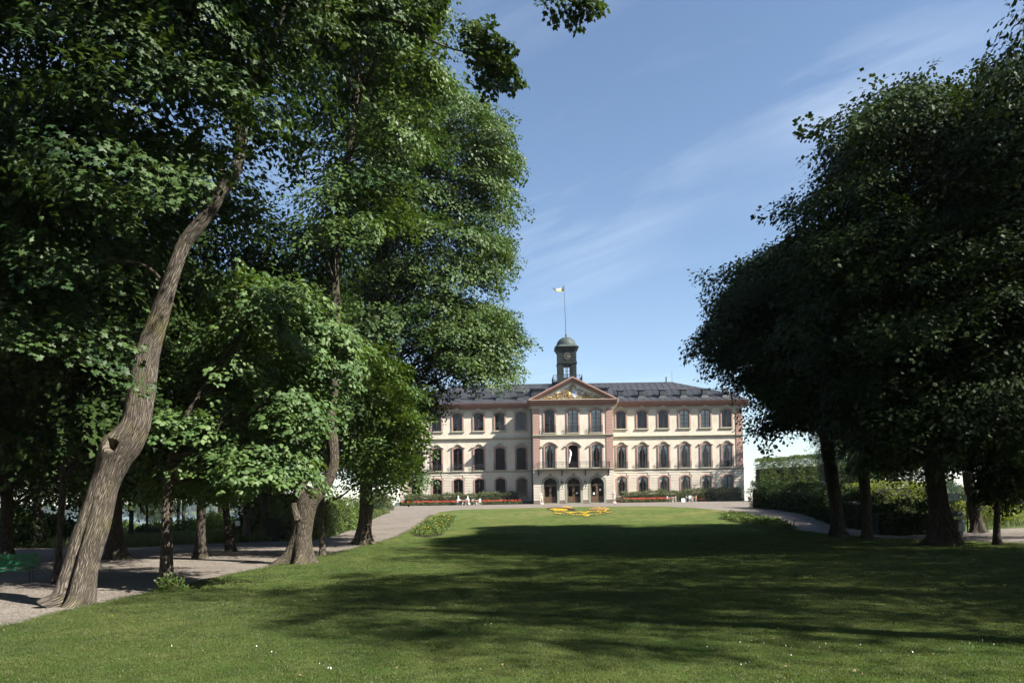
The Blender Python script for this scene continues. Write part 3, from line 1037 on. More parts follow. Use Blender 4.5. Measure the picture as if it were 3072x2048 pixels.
# ------------------------------------------------------------------ trees on the left
# the leaning maple in front
Y1 = ground_at(215, 1812).y
rows = [(x, y, w * .87) for x, y, w in [(205, 1822, 150), (222, 1800, 126), (234, 1740, 112), (245, 1688, 106), (262, 1630, 106), (280, 1574, 104), (297, 1515, 98), (313, 1459, 93), (343, 1390, 96), (380, 1330, 98),
        (405, 1275, 92), (416, 1220, 92), (424, 1172, 91), (443, 1057, 82), (460, 1000, 72), (474, 957, 65), (500, 875, 54), (526, 797, 46), (550, 735, 46), (602, 668, 46),
        (660, 585, 42), (706, 510, 40), (730, 350, 38), (765, 223, 34), (829, 96, 30), (870, -20, 27), (905, -160, 22), (900, -330, 16), (880, -480, 9)]]
def knot_shape(TH, S, q):
    # seam between the two grown-together stems, low down
    f = np.clip(1 - (S - 0.2) / 2.2, 0, 1)
    d = np.angle(np.exp(1j * (TH - (SEAM + 0.18 * np.sin(S * 1.3)))))
    q = q - 0.42 * f * np.exp(-(d / 0.13) ** 2) + 0.10 * f * np.exp(-((np.abs(d) - 0.5) / 0.35) ** 2)
    # swollen branch scar with a hole
    d = np.angle(np.exp(1j * (TH - KNOT)))
    e = (S - KS) / 0.26
    q = q + 0.56 * np.exp(-(d / 0.70) ** 2 - (e / 1.2) ** 2)
    e2 = (S - KS - 0.03) / 0.085
    q = q - 1.0 * np.exp(-((d - 0.46) / 0.22) ** 4 - e2 ** 4)
    return q
t1 = trunk_px(rows, Y1, 0.5)
p1 = spline(np.array(t1), 260)
KS = float(np.concatenate([[0], np.cumsum(np.linalg.norm(np.diff(p1[:, :3], axis=0), axis=1))])[np.argmin(np.linalg.norm(p1[:, :3] - pix(np.array(372.), np.array(1338.), np.array(Y1)), axis=1))])
KS -= .10
KNOT, SEAM = math.radians(50), math.radians(80)
L1_poly = [(-520, 1000), (-300, 1130), (80, 1130), (330, 1090), (395, 930), (470, 800), (560, 640), (660, 700), (730, 600), (800, 430), (830, 330), (930, 250), (980, 120), (940, -260), (620, -560), (-200, -600), (-600, -250)]
c1 = voids(outline_centres(L1_poly, Y1 + 0.6, 3.6, 0.62, 430, R(21), 0.85, 0.4), R(1), .10, 1.8)
def px_of(p):
    d = (np.asarray(p) - np.array(EYE)) @ CAMRN
    return PW / 2 + FPX * d[..., 0] / -d[..., 2], PH / 2 + SHIFT * PW - FPX * d[..., 1] / -d[..., 2]
qx, qy = px_of(c1)
near_trunk = np.zeros(len(c1), bool)
for x, y, w in rows:
    if y > 640:
        near_trunk |= (np.hypot(qx - x, (qy - y) * 0.8) < (150 if y > 640 else 75)) & (c1[:, 1] < Y1 + 0.8)
# the sky shows between this crown and the next
near_trunk |= (np.hypot((qx - 880) / 90, (qy - 470) / 140) < 1)
c1 = c1[~near_trunk]
# the sun reaches the trunk: no bough stands between
tp = p1[(px_of(p1[:, :3])[1] > 720)][:, :3]
sd = -np.array(LIGHT)
rel = c1[:, None, :] - tp[None, ::6, :]
al = rel @ sd
dist = np.linalg.norm(rel - al[..., None] * sd, axis=2)
c1 = c1[~((al > 0) & (dist < 1.3)).any(1)]
over = np.array([pix(np.array(float(x)), np.array(float(y)), np.array(Y)) for x, y, Y in
                 [(1395, 110, 13.6), (1440, 95, 13.4), (1430, 160, 13.7), (1475, 140, 13.5), (1490, 190, 13.7), (1450, 225, 13.6), (1485, 245, 13.5), (1420, 75, 13.8), (1460, 180, 13.4), (1500, 155, 13.6), (1410, 140, 13.9),
                  (1675, 30, 12.8), (1725, 15, 12.6), (1690, -10, 12.9), (1760, 22, 12.7), (1740, -30, 12.7), (1100, 10, 13.9), (1180, 20, 13.9), (1230, 60, 13.8), (1040, 40, 13.9), (1080, 100, 14), (1150, -60, 14), (1270, 20, 13.8), (1000, 110, 14), (1120, 60, 14), (1210, -20, 14)]])
ex1 = [limb_px([(742, 330, 30), (716, 230, 27), (700, 120, 24), (695, 20, 22), (690, -120, 18), (670, -300, 10)], Y1 + 0.45, 0.4),
       limb_px([(860, 10, 20), (960, 20, 15), (1080, 40, 12), (1200, 70, 9), (1290, 120, 7), (1360, 148, 5), (1440, 165, 3)], Y1 + 0.4, -.3),
       limb_px([(890, -100, 18), (1080, -140, 14), (1300, -130, 10), (1520, -80, 7), (1690, -10, 4)], Y1 + 0.4, -1.2),
       limb_px([(500, 860, 14), (440, 800, 10), (340, 780, 8), (220, 790, 6), (90, 820, 4)], Y1 + 0.4, -1.2),
       limb_px([(690, 540, 16), (560, 420, 12), (420, 330, 9), (260, 260, 6), (120, 240, 3)], Y1 + 0.4, -1.5)]
up1 = outline_centres([(-700, -450), (-300, -1300), (300, -1700), (800, -1400), (1000, -900), (960, -640), (700, -560), (300, -560), (-300, -520)], Y1 + .5, 4.5, 1.0, 130, R(29), .9)  # coarse upper boughs out of view, added to shade those below
up1 = np.concatenate([up1, outline_centres([(900, -620), (1420, -620), (1500, -900), (1380, -1300), (850, -1600)], Y1 - 2.4, 3.0, 1.0, 60, R(30), .9, .9)])  # more unseen boughs, added on the right to darken the upper left crown
tree('maple_tree', 'leaning maple with thick pale furrowed trunk and a hole in its knot', t1, c1, 0.68, 'maple', 26, 'bark_grey', 21,
     extra=ex1, r0=0.022, nring=440, nseg=120, flare=0.30, ridges=0.045, bfrac=0.0, flatz=0.5, rough=0.06, shape=knot_shape, lo=0.55, droop=0.25, more=[(over, .24, 15, 'maple_twig'), (up1, 1.2, 26, 'dark')])

# forked tree behind it, rough dark trunk
Y2 = ground_at(895, 1690).y
t2 = trunk_px([(893, 1697, 96), (896, 1680, 84), (900, 1640, 66), (908, 1580, 56), (914, 1540, 58), (922, 1506, 60), (958, 1470, 40), (985, 1432, 37), (998, 1385, 34), (998, 1340, 34), (994, 1299, 33),
               (991, 1245, 33), (996, 1203, 31), (1003, 1141, 30), (1008, 1000, 28), (1005, 820, 25), (1020, 600, 22), (1060, 380, 18), (1080, 150, 13), (1080, -60, 8)], Y2, 0.3)
ex2 = [limb_px([(912, 1520, 36), (900, 1480, 30), (905, 1430, 26), (890, 1350, 24), (850, 1200, 21), (820, 1000, 17), (800, 800, 12)], Y2, 1.0),
       limb_px([(893, 1560, 26), (882, 1525, 20), (880, 1508, 17)], Y2 - 0.25, 0.0)]
L2_poly = [(930, 620), (985, 420), (900, 280), (880, 100), (900, -150), (1050, -320), (1230, -180), (1320, 60), (1310, 260), (1220, 420), (1180, 600), (1080, 760), (1060, 900), (1030, 1050), (1060, 1130), (1000, 1190), (960, 1080), (900, 960), (760, 880), (640, 760), (650, 640), (760, 600), (860, 640)]
c2 = voids(outline_centres(L2_poly, Y2, 4.2, 0.95, 280, R(22), 0.85, 0.5), R(2), .3)
c2b = outline_centres([(1015, 940), (1120, 960), (1240, 1120), (1285, 1220), (1268, 1330), (1285, 1410), (1235, 1475), (1130, 1455), (1040, 1430), (1012, 1300)], Y2 + 3.2, 2.6, .8, 70, R(28), .85, .95)
tree('elm_tree', 'forked old tree with dark twisted trunk beside the gravel path', t2, c2, 1.0, 'elm', 32, 'bark_brown', 22, extra=ex2, nring=150, nseg=60, flare=0.9, ridges=0.07, rough=0.16, lo=0.45, bfrac=.6, more=[(c2b, .8, 24, 'elm')])

# tall full tree at the path, overlapping the palace
Y3 = ground_at(1090, 1632).y
t3 = trunk_px([(1090, 1636, 66), (1091, 1615, 50), (1094, 1580, 41), (1098, 1530, 38), (1099, 1480, 37), (1102, 1400, 35), (1110, 1280, 33), (1122, 1150, 31), (1140, 1000, 28), (1150, 800, 24), (1170, 600, 20), (1180, 400, 15), (1190, 200, 9)], Y3, 0.5)
L3_poly = [(1150, 60), (1225, 20), (1300, 130), (1390, 190), (1490, 280), (1530, 390), (1528, 470), (1515, 540), (1535, 580), (1500, 640), (1535, 700), (1510, 800), (1480, 850), (1420, 870), (1490, 885), (1545, 925), (1562, 965),
           (1545, 1030), (1530, 1050), (1550, 1110), (1520, 1140), (1470, 1150), (1478, 1185), (1430, 1195), (1395, 1140), (1330, 1120), (1335, 1200), (1290, 1280), (1265, 1340), (1290, 1390), (1262, 1450), (1225, 1480), (1165, 1440),
           (1120, 1450), (1040, 1430), (1000, 1300), (1005, 1100), (1000, 900), (985, 700), (1020, 560), (1060, 380), (1050, 200)]
c3 = voids(outline_centres(L3_poly, Y3, 5.5, 1.25, 460, R(23), 0.85, 0.92), R(3), .26, 3.0)
L3_top = [(1180, 60), (1240, 10), (1300, -60), (1260, -180), (1100, -200), (1040, -60), (1060, 60)]
c3b = outline_centres(L3_poly, Y3, 5.5, 0.8, 500, R(27), 0.95, 0.7)
bx_, by_ = px_of(c3b)
c3b = c3b[((by_ > 1120) & (bx_ < 1330)) | ((by_ > 840) & (by_ < 1230) & (bx_ > 1300)) | ((bx_ > 1440) & (by_ < 860))]
c3 = np.concatenate([c3, outline_centres(L3_top, Y3, 3, 0.95, 30, R(24), 0.9)])
ex3 = [limb_px([(1112, 1250, 16), (1200, 1190, 13), (1290, 1150, 10), (1370, 1110, 8), (1440, 1080, 5), (1500, 1060, 3)], Y3, -1.5),
       limb_px([(1360, 1112, 6), (1385, 1130, 5), (1410, 1150, 4), (1425, 1175, 3)], Y3 - 1.2, 0)]
tree('elm_tree', 'tall broad leafy tree on the left whose branches hang in front of the palace', t3, c3, 1.25, 'elm', 42, 'bark_brown', 23, extra=ex3, nring=110, nseg=44, flare=0.55, ridges=0.06, lo=0.3, bfrac=.6, more=[(c3b, .8, 22, 'elm')])

# pale green lime on the path edge
Y4 = ground_at(497, 1772).y
t4 = trunk_px([(497, 1774, 44), (497, 1750, 38), (499, 1700, 35), (499, 1640, 33), (500, 1560, 31), (505, 1480, 29), (515, 1380, 25), (560, 1250, 20), (640, 1120, 16), (720, 1000, 10)], Y4, 0.5)
L4_poly = [(455, 1240), (480, 1190), (560, 1185), (590, 1000), (640, 860), (700, 800), (800, 785), (900, 860), (1000, 880), (1075, 935), (1085, 1000), (1055, 1080), (1010, 1170), (960, 1245), (975, 1320), (930, 1365), (955, 1410), (880, 1445), (800, 1435),
           (720, 1470), (640, 1440), (600, 1400), (560, 1420), (500, 1400), (460, 1330)]
lime_boughs = [(700, 850, .2), (775, 840, .6), (850, 885, -.2), (920, 930, .3), (985, 975, -.1), (1000, 1040, .2), (650, 920, .4), (760, 940, -.5), (620, 1030, .6), (860, 1010, -.7), (930, 1080, -.4), (700, 1040, 0), (640, 1140, .3),
               (790, 1120, -.8), (870, 1170, -.9), (720, 1190, -.4), (510, 1240, -.6), (565, 1255, -.8), (620, 1285, -.9), (810, 1250, -1.0), (885, 1255, -.6), (690, 1300, -.7), (770, 1345, -1.1), (835, 1330, -1.0), (650, 1380, -.5), (850, 1385, -.7), (740, 1410, -.9), (800, 1410, -1.2), (580, 1360, .2), (520, 1330, .5),
               (560, 1420, .6), (480, 1290, .2), (700, 1440, .2), (490, 1390, .9), (620, 1440, .8)]
c4 = np.array([pix(np.array(float(x)), np.array(float(y)), np.array(Y4 + 1.2 + d)) for x, y, d in lime_boughs])
c4b = voids(outline_centres(L4_poly, Y4 + 2.2, 1.6, 0.62, 120, R(25), 0.95, 1.3), R(6), .3, 1.5)
tree('lime_tree', 'young lime with bright pale green leaves and slim mottled trunk', t4, c4, 0.50, 'lime', 36, 'bark_brown', 25, nring=60, nseg=24, ridges=0.07, r0=0.03, lo=0.4, droop=0.3, more=[(c4b, .6, 16, 'lime')],
     extra=[limb_px([(508, 1440, 18), (600, 1330, 14), (720, 1250, 10), (840, 1190, 7), (960, 1120, 4)], Y4 + 0.2, 0.4), limb_px([(520, 1370, 14), (640, 1340, 11), (760, 1340, 8), (880, 1330, 4)], Y4 + 0.2, 0.3)])

# slim leaning tree between the two big trunks
Y5 = ground_at(968, 1668).y
t5 = trunk_px([(968, 1670, 20), (967, 1640, 17), (963, 1580, 15), (962, 1530, 14), (966, 1490, 13), (985, 1440, 10), (1010, 1380, 8), (1030, 1300, 5)], Y5, 0.4)
L5_poly = [(960, 1450), (1000, 1370), (1080, 1330), (1160, 1350), (1200, 1400), (1190, 1440), (1130, 1460), (1100, 1440), (1050, 1480), (1020, 1500), (990, 1480)]
tree('maple_tree', 'slim young tree with thin dark stem between two thick trunks by the gravel', t5, outline_centres(L5_poly, Y5 + 0.6, 1.6, 2.4, 45, R(26), 0.8), 0.6, 'elm', 26, 'bark_brown', 26, nring=40, nseg=14, r0=0.03,
     extra=[limb_px([(963, 1525, 9), (985, 1505, 8), (1020, 1490, 6), (1060, 1460, 4), (1110, 1430, 3)], Y5, -0.3)])

# further trees of the grove on the left
def grove(name, label, px, py, wpx, height, crown_r, crown_lo, seed, key='dark', lean=0.0, fork=None, per=20, rc=1.2, n=130, bark='bark_plain', offs=(0, 0), squash=1.0, group='trees of the left grove'):
    g = ground_at(px, py)
    r = np.random.default_rng(seed)
    rb = 0.5 * wpx * g.y / FPX
    tr = [[g.x, g.y, g.z - 0.06, rb * 1.25], [g.x + lean * .05, g.y, g.z + 0.35, rb], [g.x + lean * .3, g.y + .05, g.z + height * .22, rb * .9], [g.x + lean * .7, g.y + .15, g.z + height * .5, rb * .7], [g.x + lean, g.y + .2, g.z + height * .88, rb * .25]]
    cen = ellipsoid_centres((g.x + lean * .8 + offs[0], g.y + .2 + offs[1], g.z + (height + crown_lo) / 2), (crown_r, crown_r * squash, (height - crown_lo) / 2), rc, n, r, 0.95)
    cen = voids(cen[cen[:, 2] > g.z + crown_lo - .3], r, .15)
    ex = []
    if fork:
        f0 = fork[0]
        ex.append([[g.x + lean * f0 * .6, g.y, g.z + f0, rb * .75], [g.x + fork[1] * .5, g.y + .1, g.z + f0 + 1.2, rb * .55], [g.x + fork[1], g.y + .2, g.z + f0 + 3.2, rb * .4], [g.x + fork[1] * 1.3, g.y + .3, g.z + f0 + 5.5, rb * .2]])
    return tree(name, label, tr, cen, rc, key, per, bark, seed, extra=ex, nring=44, nseg=18, flare=0.6, group=group, r0=0.05, ridges=0.05)

grove('maple_tree', 'thick black trunk right behind the leaning maple', 350, 1676, 50, 13, 4.5, 2.2, 31, lean=-0.4)
grove('maple_tree', 'dark straight trunk standing in the gravel right of the young lime', 600, 1673, 30, 13, 4.6, 2.3, 32, lean=0.2)
grove('maple_tree', 'dark tree forking low into a V beside the small white sign', 692, 1653, 24, 11, 4.4, 2.5, 33, lean=-0.9, fork=(2.1, 0.9))
grove('maple_tree', 'slender lit trunk left of the leaning maple', 172, 1748, 20, 9, 3.0, 2.2, 34, lean=0.3, n=60, rc=0.9)
grove('maple_tree', 'dark tree at the left edge behind the green bench', 20, 1690, 40, 13, 4.8, 2.0, 35, n=120)
grove('maple_tree', 'dark tree far left in the deep shade of the grove', 110, 1640, 30, 14, 5.5, 2.0, 36, n=120)
grove('maple_tree', 'knobbly pale stump-like trunk with sprouts behind the white sign', 742, 1618, 26, 9, 3.6, 2.8, 37, n=70, bark='bark_grey')
grove('lime_tree', 'thin pale trunk right of the knobbly trunk', 766, 1604, 12, 12, 3.4, 3.2, 38, n=70, bark='bark_grey')
grove('maple_tree', 'broad black trunk with flared foot at the far edge of the gravel', 794, 1606, 32, 15, 5.2, 2.8, 39)
grove('lime_tree', 'straight grey lit trunk left of the twisted tree', 840, 1596, 19, 15, 5.0, 3.2, 40, bark='bark_grey')
grove('maple_tree', 'dark leaning trunk farther back behind the thick black trunk', 394, 1617, 16, 12, 4.4, 2.6, 41, n=80)
grove('lime_tree', 'thin dark trunk before the lake, left of the young lime', 441, 1615, 8, 10, 3.2, 2.8, 42, n=50, key='elm_far')
grove('maple_tree', 'pair-forming dark trunk before the lake, right of the young lime', 551, 1601, 12, 12, 3.8, 3.0, 43, n=70)
grove('lime_tree', 'slightly thinner trunk beside its twin before the lake', 535, 1600, 10, 11, 3.6, 2.9, 44, n=60)
grove('maple_tree', 'distant dark tree far left at the lake side', 250, 1606, 20, 15, 6.0, 2.4, 45, key='darkfar', rc=1.7, per=16)
grove('maple_tree', 'distant tree in the middle of the grove, crown above the white sign', 660, 1592, 16, 17, 6.5, 3.2, 46, key='darkfar', rc=1.7, per=16)
grove('maple_tree', 'distant tree behind the far edge of the gravel, left of the hedge', 890, 1575, 18, 18, 6.0, 3.6, 47, key='darkfar', rc=1.7, per=16)
grove('maple_tree', 'tall distant tree behind the young lime, its crown filling the gap', 470, 1590, 20, 19, 7.5, 2.8, 48, key='darkfar', rc=1.8, per=16)

# ------------------------------------------------------------------ trees on the right
RG = 'trees of the right row'
YR1 = ground_at(2515, 1610).y
tR1 = trunk_px([(2516, 1614, 60), (2514, 1598, 44), (2511, 1553, 35), (2502, 1474, 37), (2491, 1396, 38), (2482, 1337, 35), (2474, 1260, 32), (2450, 1130, 28), (2430, 980, 24), (2420, 820, 18), (2410, 680, 10)], YR1, 0.6)
R1_poly = [(2120, 925), (2108, 960), (2150, 1060), (2195, 1105), (2178, 1170), (2200, 1225), (2235, 1190), (2290, 1225), (2285, 1290), (2325, 1352), (2370, 1325), (2450, 1325), (2560, 1360), (2700, 1340), (2760, 1050), (2720, 760), (2600, 640),
           (2450, 590), (2380, 640), (2320, 700), (2240, 730), (2150, 765), (2128, 850)]
cR1 = voids(outline_centres(R1_poly, YR1, 5.0, 1.25, 270, R(51), 0.85, 0.88), R(4), .30, 3.4)
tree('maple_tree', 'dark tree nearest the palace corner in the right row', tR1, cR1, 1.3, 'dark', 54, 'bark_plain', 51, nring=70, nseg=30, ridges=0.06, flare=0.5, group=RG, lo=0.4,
     extra=[limb_px([(2484, 1350, 24), (2520, 1270, 20), (2570, 1150, 15), (2620, 1000, 9)], YR1, 0.8), limb_px([(2480, 1320, 18), (2420, 1230, 14), (2340, 1170, 10), (2260, 1150, 6)], YR1, -0.8)])
YR2 = ground_at(2600, 1616).y
tR2 = trunk_px([(2602, 1620, 40), (2602, 1600, 30), (2600, 1550, 26), (2596, 1480, 30), (2592, 1420, 34), (2600, 1330, 26), (2630, 1250, 20), (2645, 1150, 14), (2660, 1000, 7)], YR2, 0.3)
R2_poly = [(2590, 1420), (2560, 1350), (2580, 1250), (2620, 1150), (2700, 1050), (2790, 1100), (2810, 1250), (2790, 1340), (2740, 1420), (2680, 1440), (2640, 1400)]
tree('maple_tree', 'slimmer tree with knotted trunk second from the palace in the right row', tR2, outline_centres(R2_poly, YR2, 2.2, 0.75, 70, R(52), 0.85), 0.75, 'elm', 26, 'bark_plain', 52, nring=60, nseg=24, ridges=0.06, group=RG, lo=0.4)
YR3 = ground_at(2815, 1636).y
tR3 = trunk_px([(2818, 1642, 92), (2822, 1620, 74), (2820, 1570, 60), (2814, 1514, 54), (2806, 1435, 54), (2790, 1330, 50), (2770, 1180, 44), (2760, 1000, 38), (2770, 800, 30), (2780, 600, 22), (2790, 420, 14), (2800, 300, 8)], YR3, 0.3)
R3_poly = [(2340, 740), (2370, 625), (2400, 535), (2480, 470), (2500, 360), (2585, 275), (2615, 205), (2700, 185), (2760, 205), (2800, 245), (2870, 195), (2920, 195), (2960, 140), (3050, 80), (3300, 50), (3400, 700), (3300, 1330), (3050, 1380), (2800, 1400), (2640, 1330), (2560, 1250), (2450, 1060), (2380, 900)]
cR3 = voids(outline_centres(R3_poly, YR3, 5.0, 1.2, 400, R(53), 0.85, 0.92), R(5), .30, 3.4)
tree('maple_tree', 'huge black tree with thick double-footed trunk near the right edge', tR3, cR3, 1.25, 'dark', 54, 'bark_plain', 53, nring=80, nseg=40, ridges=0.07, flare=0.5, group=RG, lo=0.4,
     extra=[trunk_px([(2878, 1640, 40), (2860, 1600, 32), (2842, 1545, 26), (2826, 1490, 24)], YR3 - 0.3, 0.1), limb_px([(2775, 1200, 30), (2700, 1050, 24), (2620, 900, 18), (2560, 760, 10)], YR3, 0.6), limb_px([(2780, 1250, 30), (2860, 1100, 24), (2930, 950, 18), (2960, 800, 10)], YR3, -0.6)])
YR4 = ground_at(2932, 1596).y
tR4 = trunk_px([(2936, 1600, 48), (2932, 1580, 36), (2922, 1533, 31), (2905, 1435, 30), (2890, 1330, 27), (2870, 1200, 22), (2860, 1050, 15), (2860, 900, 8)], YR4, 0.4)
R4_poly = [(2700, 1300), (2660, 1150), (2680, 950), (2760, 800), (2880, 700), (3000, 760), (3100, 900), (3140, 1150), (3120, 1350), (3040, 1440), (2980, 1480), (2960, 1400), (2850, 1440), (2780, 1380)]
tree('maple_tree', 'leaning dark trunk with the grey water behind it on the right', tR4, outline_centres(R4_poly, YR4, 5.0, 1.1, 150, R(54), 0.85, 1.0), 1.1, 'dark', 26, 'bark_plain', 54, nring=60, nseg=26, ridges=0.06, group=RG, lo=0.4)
YR5 = ground_at(2990, 1636).y
tR5 = trunk_px([(2992, 1640, 26), (2990, 1615, 20), (2990, 1570, 17), (2992, 1530, 17), (2996, 1470, 15), (3004, 1400, 12), (3010, 1300, 7)], YR5, 0.2)
R5_poly = [(2960, 1490), (2940, 1400), (2960, 1290), (3010, 1230), (3090, 1300), (3110, 1420), (3080, 1520), (3030, 1530), (2985, 1515)]
tree('maple_tree', 'small slender tree with low leaves at the right edge', tR5, outline_centres(R5_poly, YR5, 1.6, 0.45, 60, R(55), 0.85, .7), 0.45, 'shade', 60, 'bark_plain', 55, nring=50, nseg=16, group=RG, lo=0.3)

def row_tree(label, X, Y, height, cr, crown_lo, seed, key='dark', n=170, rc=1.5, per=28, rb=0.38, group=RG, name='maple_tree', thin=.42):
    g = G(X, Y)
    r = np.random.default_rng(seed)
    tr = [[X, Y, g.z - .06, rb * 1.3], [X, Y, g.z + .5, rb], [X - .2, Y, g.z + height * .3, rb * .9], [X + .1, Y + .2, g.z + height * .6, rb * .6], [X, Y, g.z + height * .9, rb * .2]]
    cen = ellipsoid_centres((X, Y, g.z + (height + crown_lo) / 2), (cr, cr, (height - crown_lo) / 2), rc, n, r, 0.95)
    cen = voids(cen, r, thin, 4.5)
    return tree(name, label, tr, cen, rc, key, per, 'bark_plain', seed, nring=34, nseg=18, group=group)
# the row goes on towards the viewer; its shade lies on the lawn
row_tree('tree of the right row just outside the frame, casting the lawn shade', 18.8, 16.6, 19.0, 5.2, 4.0, 61)
row_tree('tree of the right row beside the viewer, casting the nearest lawn shade', 16.2, 8.4, 18.5, 5.0, 4.0, 62)
row_tree('tall high-crowned tree of the right row behind the viewer, shading the left lawn', 17.0, 3.0, 21, 3.6, 12.5, 69, n=80)
row_tree('tree behind the right row, beyond the huge black tree', 24.5, 31, 16, 5.0, 4.5, 63, n=150)
row_tree('tree beyond the right row, in the dark behind its trunks', 33, 48, 15, 5.5, 4.6, 64, n=130, key='darkfar', rc=1.6, per=16)
row_tree('tree beside the palace corner, hidden behind the dark row', 47.6, 111.4, 19.0, 3.7, 6.5, 65, n=120, thin=.15, key='darkfar', rc=1.7, per=18, group='trees beside the palace')
row_tree('tree farther right of the palace behind the clipped hedge', 66, 126, 15, 6.5, 3.5, 66, n=120, key='darkfar', rc=1.7, per=16, group='trees beside the palace')
row_tree('sunlit small tree with thin trunk in front of the far water on the right', 37.5, 84, 8.5, 3.2, 2.6, 67, n=60, key='elm_far', rc=1.2, per=22, rb=0.2, group='trees beside the palace')
row_tree('sunlit small tree right of its neighbour before the far water', 43.5, 86, 9.5, 3.6, 2.2, 68, n=70, key='elm_far', rc=1.2, per=22, rb=0.2, group='trees beside the palace')

# the avenue goes on behind the viewer: its crowns close off the sky there and show in the palace windows
for k, (x, y, h_, cr, lb) in enumerate([(-9.5, -7, 19, 5.4, 'avenue tree behind the viewer, first of the left row'), (-10, -18, 21, 5.6, 'avenue tree behind the viewer, second of the left row'),
                                    (17, -10, 18, 5.4, 'avenue tree behind the viewer, first of the right row'), (17.5, -21, 20, 5.6, 'avenue tree behind the viewer, second of the right row'),
                                    (28, 14, 17, 5.6, 'park tree right of the viewer farther along'), (-24, -4, 18, 6, 'park tree left of the viewer'),
                                    (-36, -40, 30, 8.5, 'tall tree far behind the viewer, outermost on the left'), (-20, -42, 32, 8.5, 'tall tree far behind the viewer, second from the left'), (-5, -40, 30, 8.5, 'tall tree far behind the viewer, left of the middle'), (11, -43, 33, 8.5, 'tall tree far behind the viewer, in the middle'),
                                    (27, -40, 30, 8.5, 'tall tree far behind the viewer, right of the middle'), (43, -42, 31, 8.5, 'tall tree far behind the viewer, outermost on the right')]):
    big = h_ > 25
    row_tree(lb, x, y, h_, cr, 3.0, 80 + k, key='darkfar', n=130 if big else 90, rc=2.6 if big else 1.8, per=26 if big else 16, group='trees of the avenue behind the viewer', thin=.1)

# ------------------------------------------------------------------ the palace
PZ = float(H(9.27, 117.5))
palace = thing('palace', 'cream three-storey palace with terracotta trim, pediment and clock tower', 'palace', (9.27, 118.0, PZ))
HALF, RH, PJ, DEEP = 26.6, 6.0, 3.7, 13.0       # half width, half width of the centre block, its projection, depth
EAVE = 15.35
wing_cols = [7.75 + 3.27 * i for i in range(6)]
centre_cols = [-3.5, 0.0, 3.5]

def arch(uc, hw, vb, vs, rise, n=10, circ=False):
    """outline of an opening from bottom left over the arched head to bottom right"""
    p = [(uc - hw, vb), (uc - hw, vs)]
    for i in range(1, n):
        t = -1 + 2 * i / n
        if circ: a = math.pi * (1 - i / n); p.append((uc + hw * math.cos(a), vs + rise * math.sin(a)))
        else: p.append((uc + hw * t, vs + rise * (1 - t * t)))
    p += [(uc + hw, vs), (uc + hw, vb)]
    return p

def wall_row(mb, u0, u1, v0, v1, cols, hw, vb, vs, rise, w0, th, circ=False):
    """one storey of wall with arched openings left open"""
    vt = vs + rise + 0.02
    if vb > v0: mb.box(u0, u1, w0, w0 + th, v0, vb)
    mb.box(u0, u1, w0, w0 + th, vt, v1)
    e = u0
    for c in cols:
        mb.box(e, c - hw, w0, w0 + th, vb, vt)
        e = c + hw
        a = arch(c, hw, vb, vs, rise, 10, circ)[1:-1]
        # head pieces left and right of the crown of the arch
        m = len(a) // 2
        for i in range(len(a) - 1):
            (x0, z0), (x1, z1) = a[i], a[i + 1]
            mb.prism([(x0, z0), (x1, z1), (x1, vt), (x0, vt)], w0, w0 + th)
    mb.box(e, u1, w0, w0 + th, vb, vt)

G0 = (0.72, 1.05, 3.72, 0.28)      # half width, bottom, spring, rise
F1 = (0.72, 5.32, 8.50, 0.26)
F2 = (0.72, 11.45, 13.93, 0.26)
C1 = (0.73, 5.32, 8.50, 0.26)
C2 = (0.73, 10.62, 13.80, 0.26)
DR = (1.0, 0.06, 2.85, 1.0)
TH = 0.5
for side, nm_ in ((-1, 'left'), (1, 'right')):
    mb = MB()
    a, b = (-HALF, -RH) if side < 0 else (RH, HALF)
    cols = sorted(side * c for c in wing_cols)
    wall_row(mb, a, b, 0, 4.95, cols, *G0, 0, TH)
    wall_row(mb, a, b, 4.95, 10.1, cols, *F1, 0, TH)
    wall_row(mb, a, b, 10.1, EAVE + 0.3, cols, *F2, 0, TH)
    mb.build('wall', M['cream'], palace)
mb = MB()
wall_row(mb, -RH, RH, 0, 4.95, centre_cols, *DR, -PJ, TH, True)
wall_row(mb, -RH, RH, 4.95, 10.1, centre_cols, *C1, -PJ, TH)
wall_row(mb, -RH, RH, 10.1, EAVE + 0.1, centre_cols, *C2, -PJ, TH)
mb.build('wall', M['cream'], palace)
mb = MB()
for s in (-1, 1):
    u0, u1 = sorted((s * HALF, s * (HALF - 0.5)))
    mb.box(u0, u1, TH, DEEP, 0, EAVE + 0.3)
    u0, u1 = sorted((s * RH, s * (RH - 0.5)))
    mb.box(u0, u1, -PJ + TH, 0.0, 0, EAVE + 0.1)
mb.box(-HALF, HALF, DEEP, DEEP + 0.5, 0, EAVE + 0.3)
mb.build('wall', M['cream'], palace)
# rooms: inner walls and floors keep the inside dark
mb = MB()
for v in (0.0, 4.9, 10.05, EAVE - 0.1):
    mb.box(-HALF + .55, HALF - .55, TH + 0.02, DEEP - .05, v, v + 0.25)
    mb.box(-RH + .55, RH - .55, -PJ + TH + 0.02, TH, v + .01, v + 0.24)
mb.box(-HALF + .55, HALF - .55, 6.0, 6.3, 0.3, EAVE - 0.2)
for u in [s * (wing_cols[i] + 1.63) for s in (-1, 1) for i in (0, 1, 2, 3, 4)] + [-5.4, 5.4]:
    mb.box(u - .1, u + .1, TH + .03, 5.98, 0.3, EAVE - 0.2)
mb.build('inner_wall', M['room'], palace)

# window parts share their meshes between alike windows
cacheW = {}
def shared(key, make):
    if key not in cacheW: cacheW[key] = make()
    return cacheW[key]

def sub(name, mesh, parent, loc=(0, 0, 0)):
    o = link(name, mesh, parent); o.location = loc
    return o

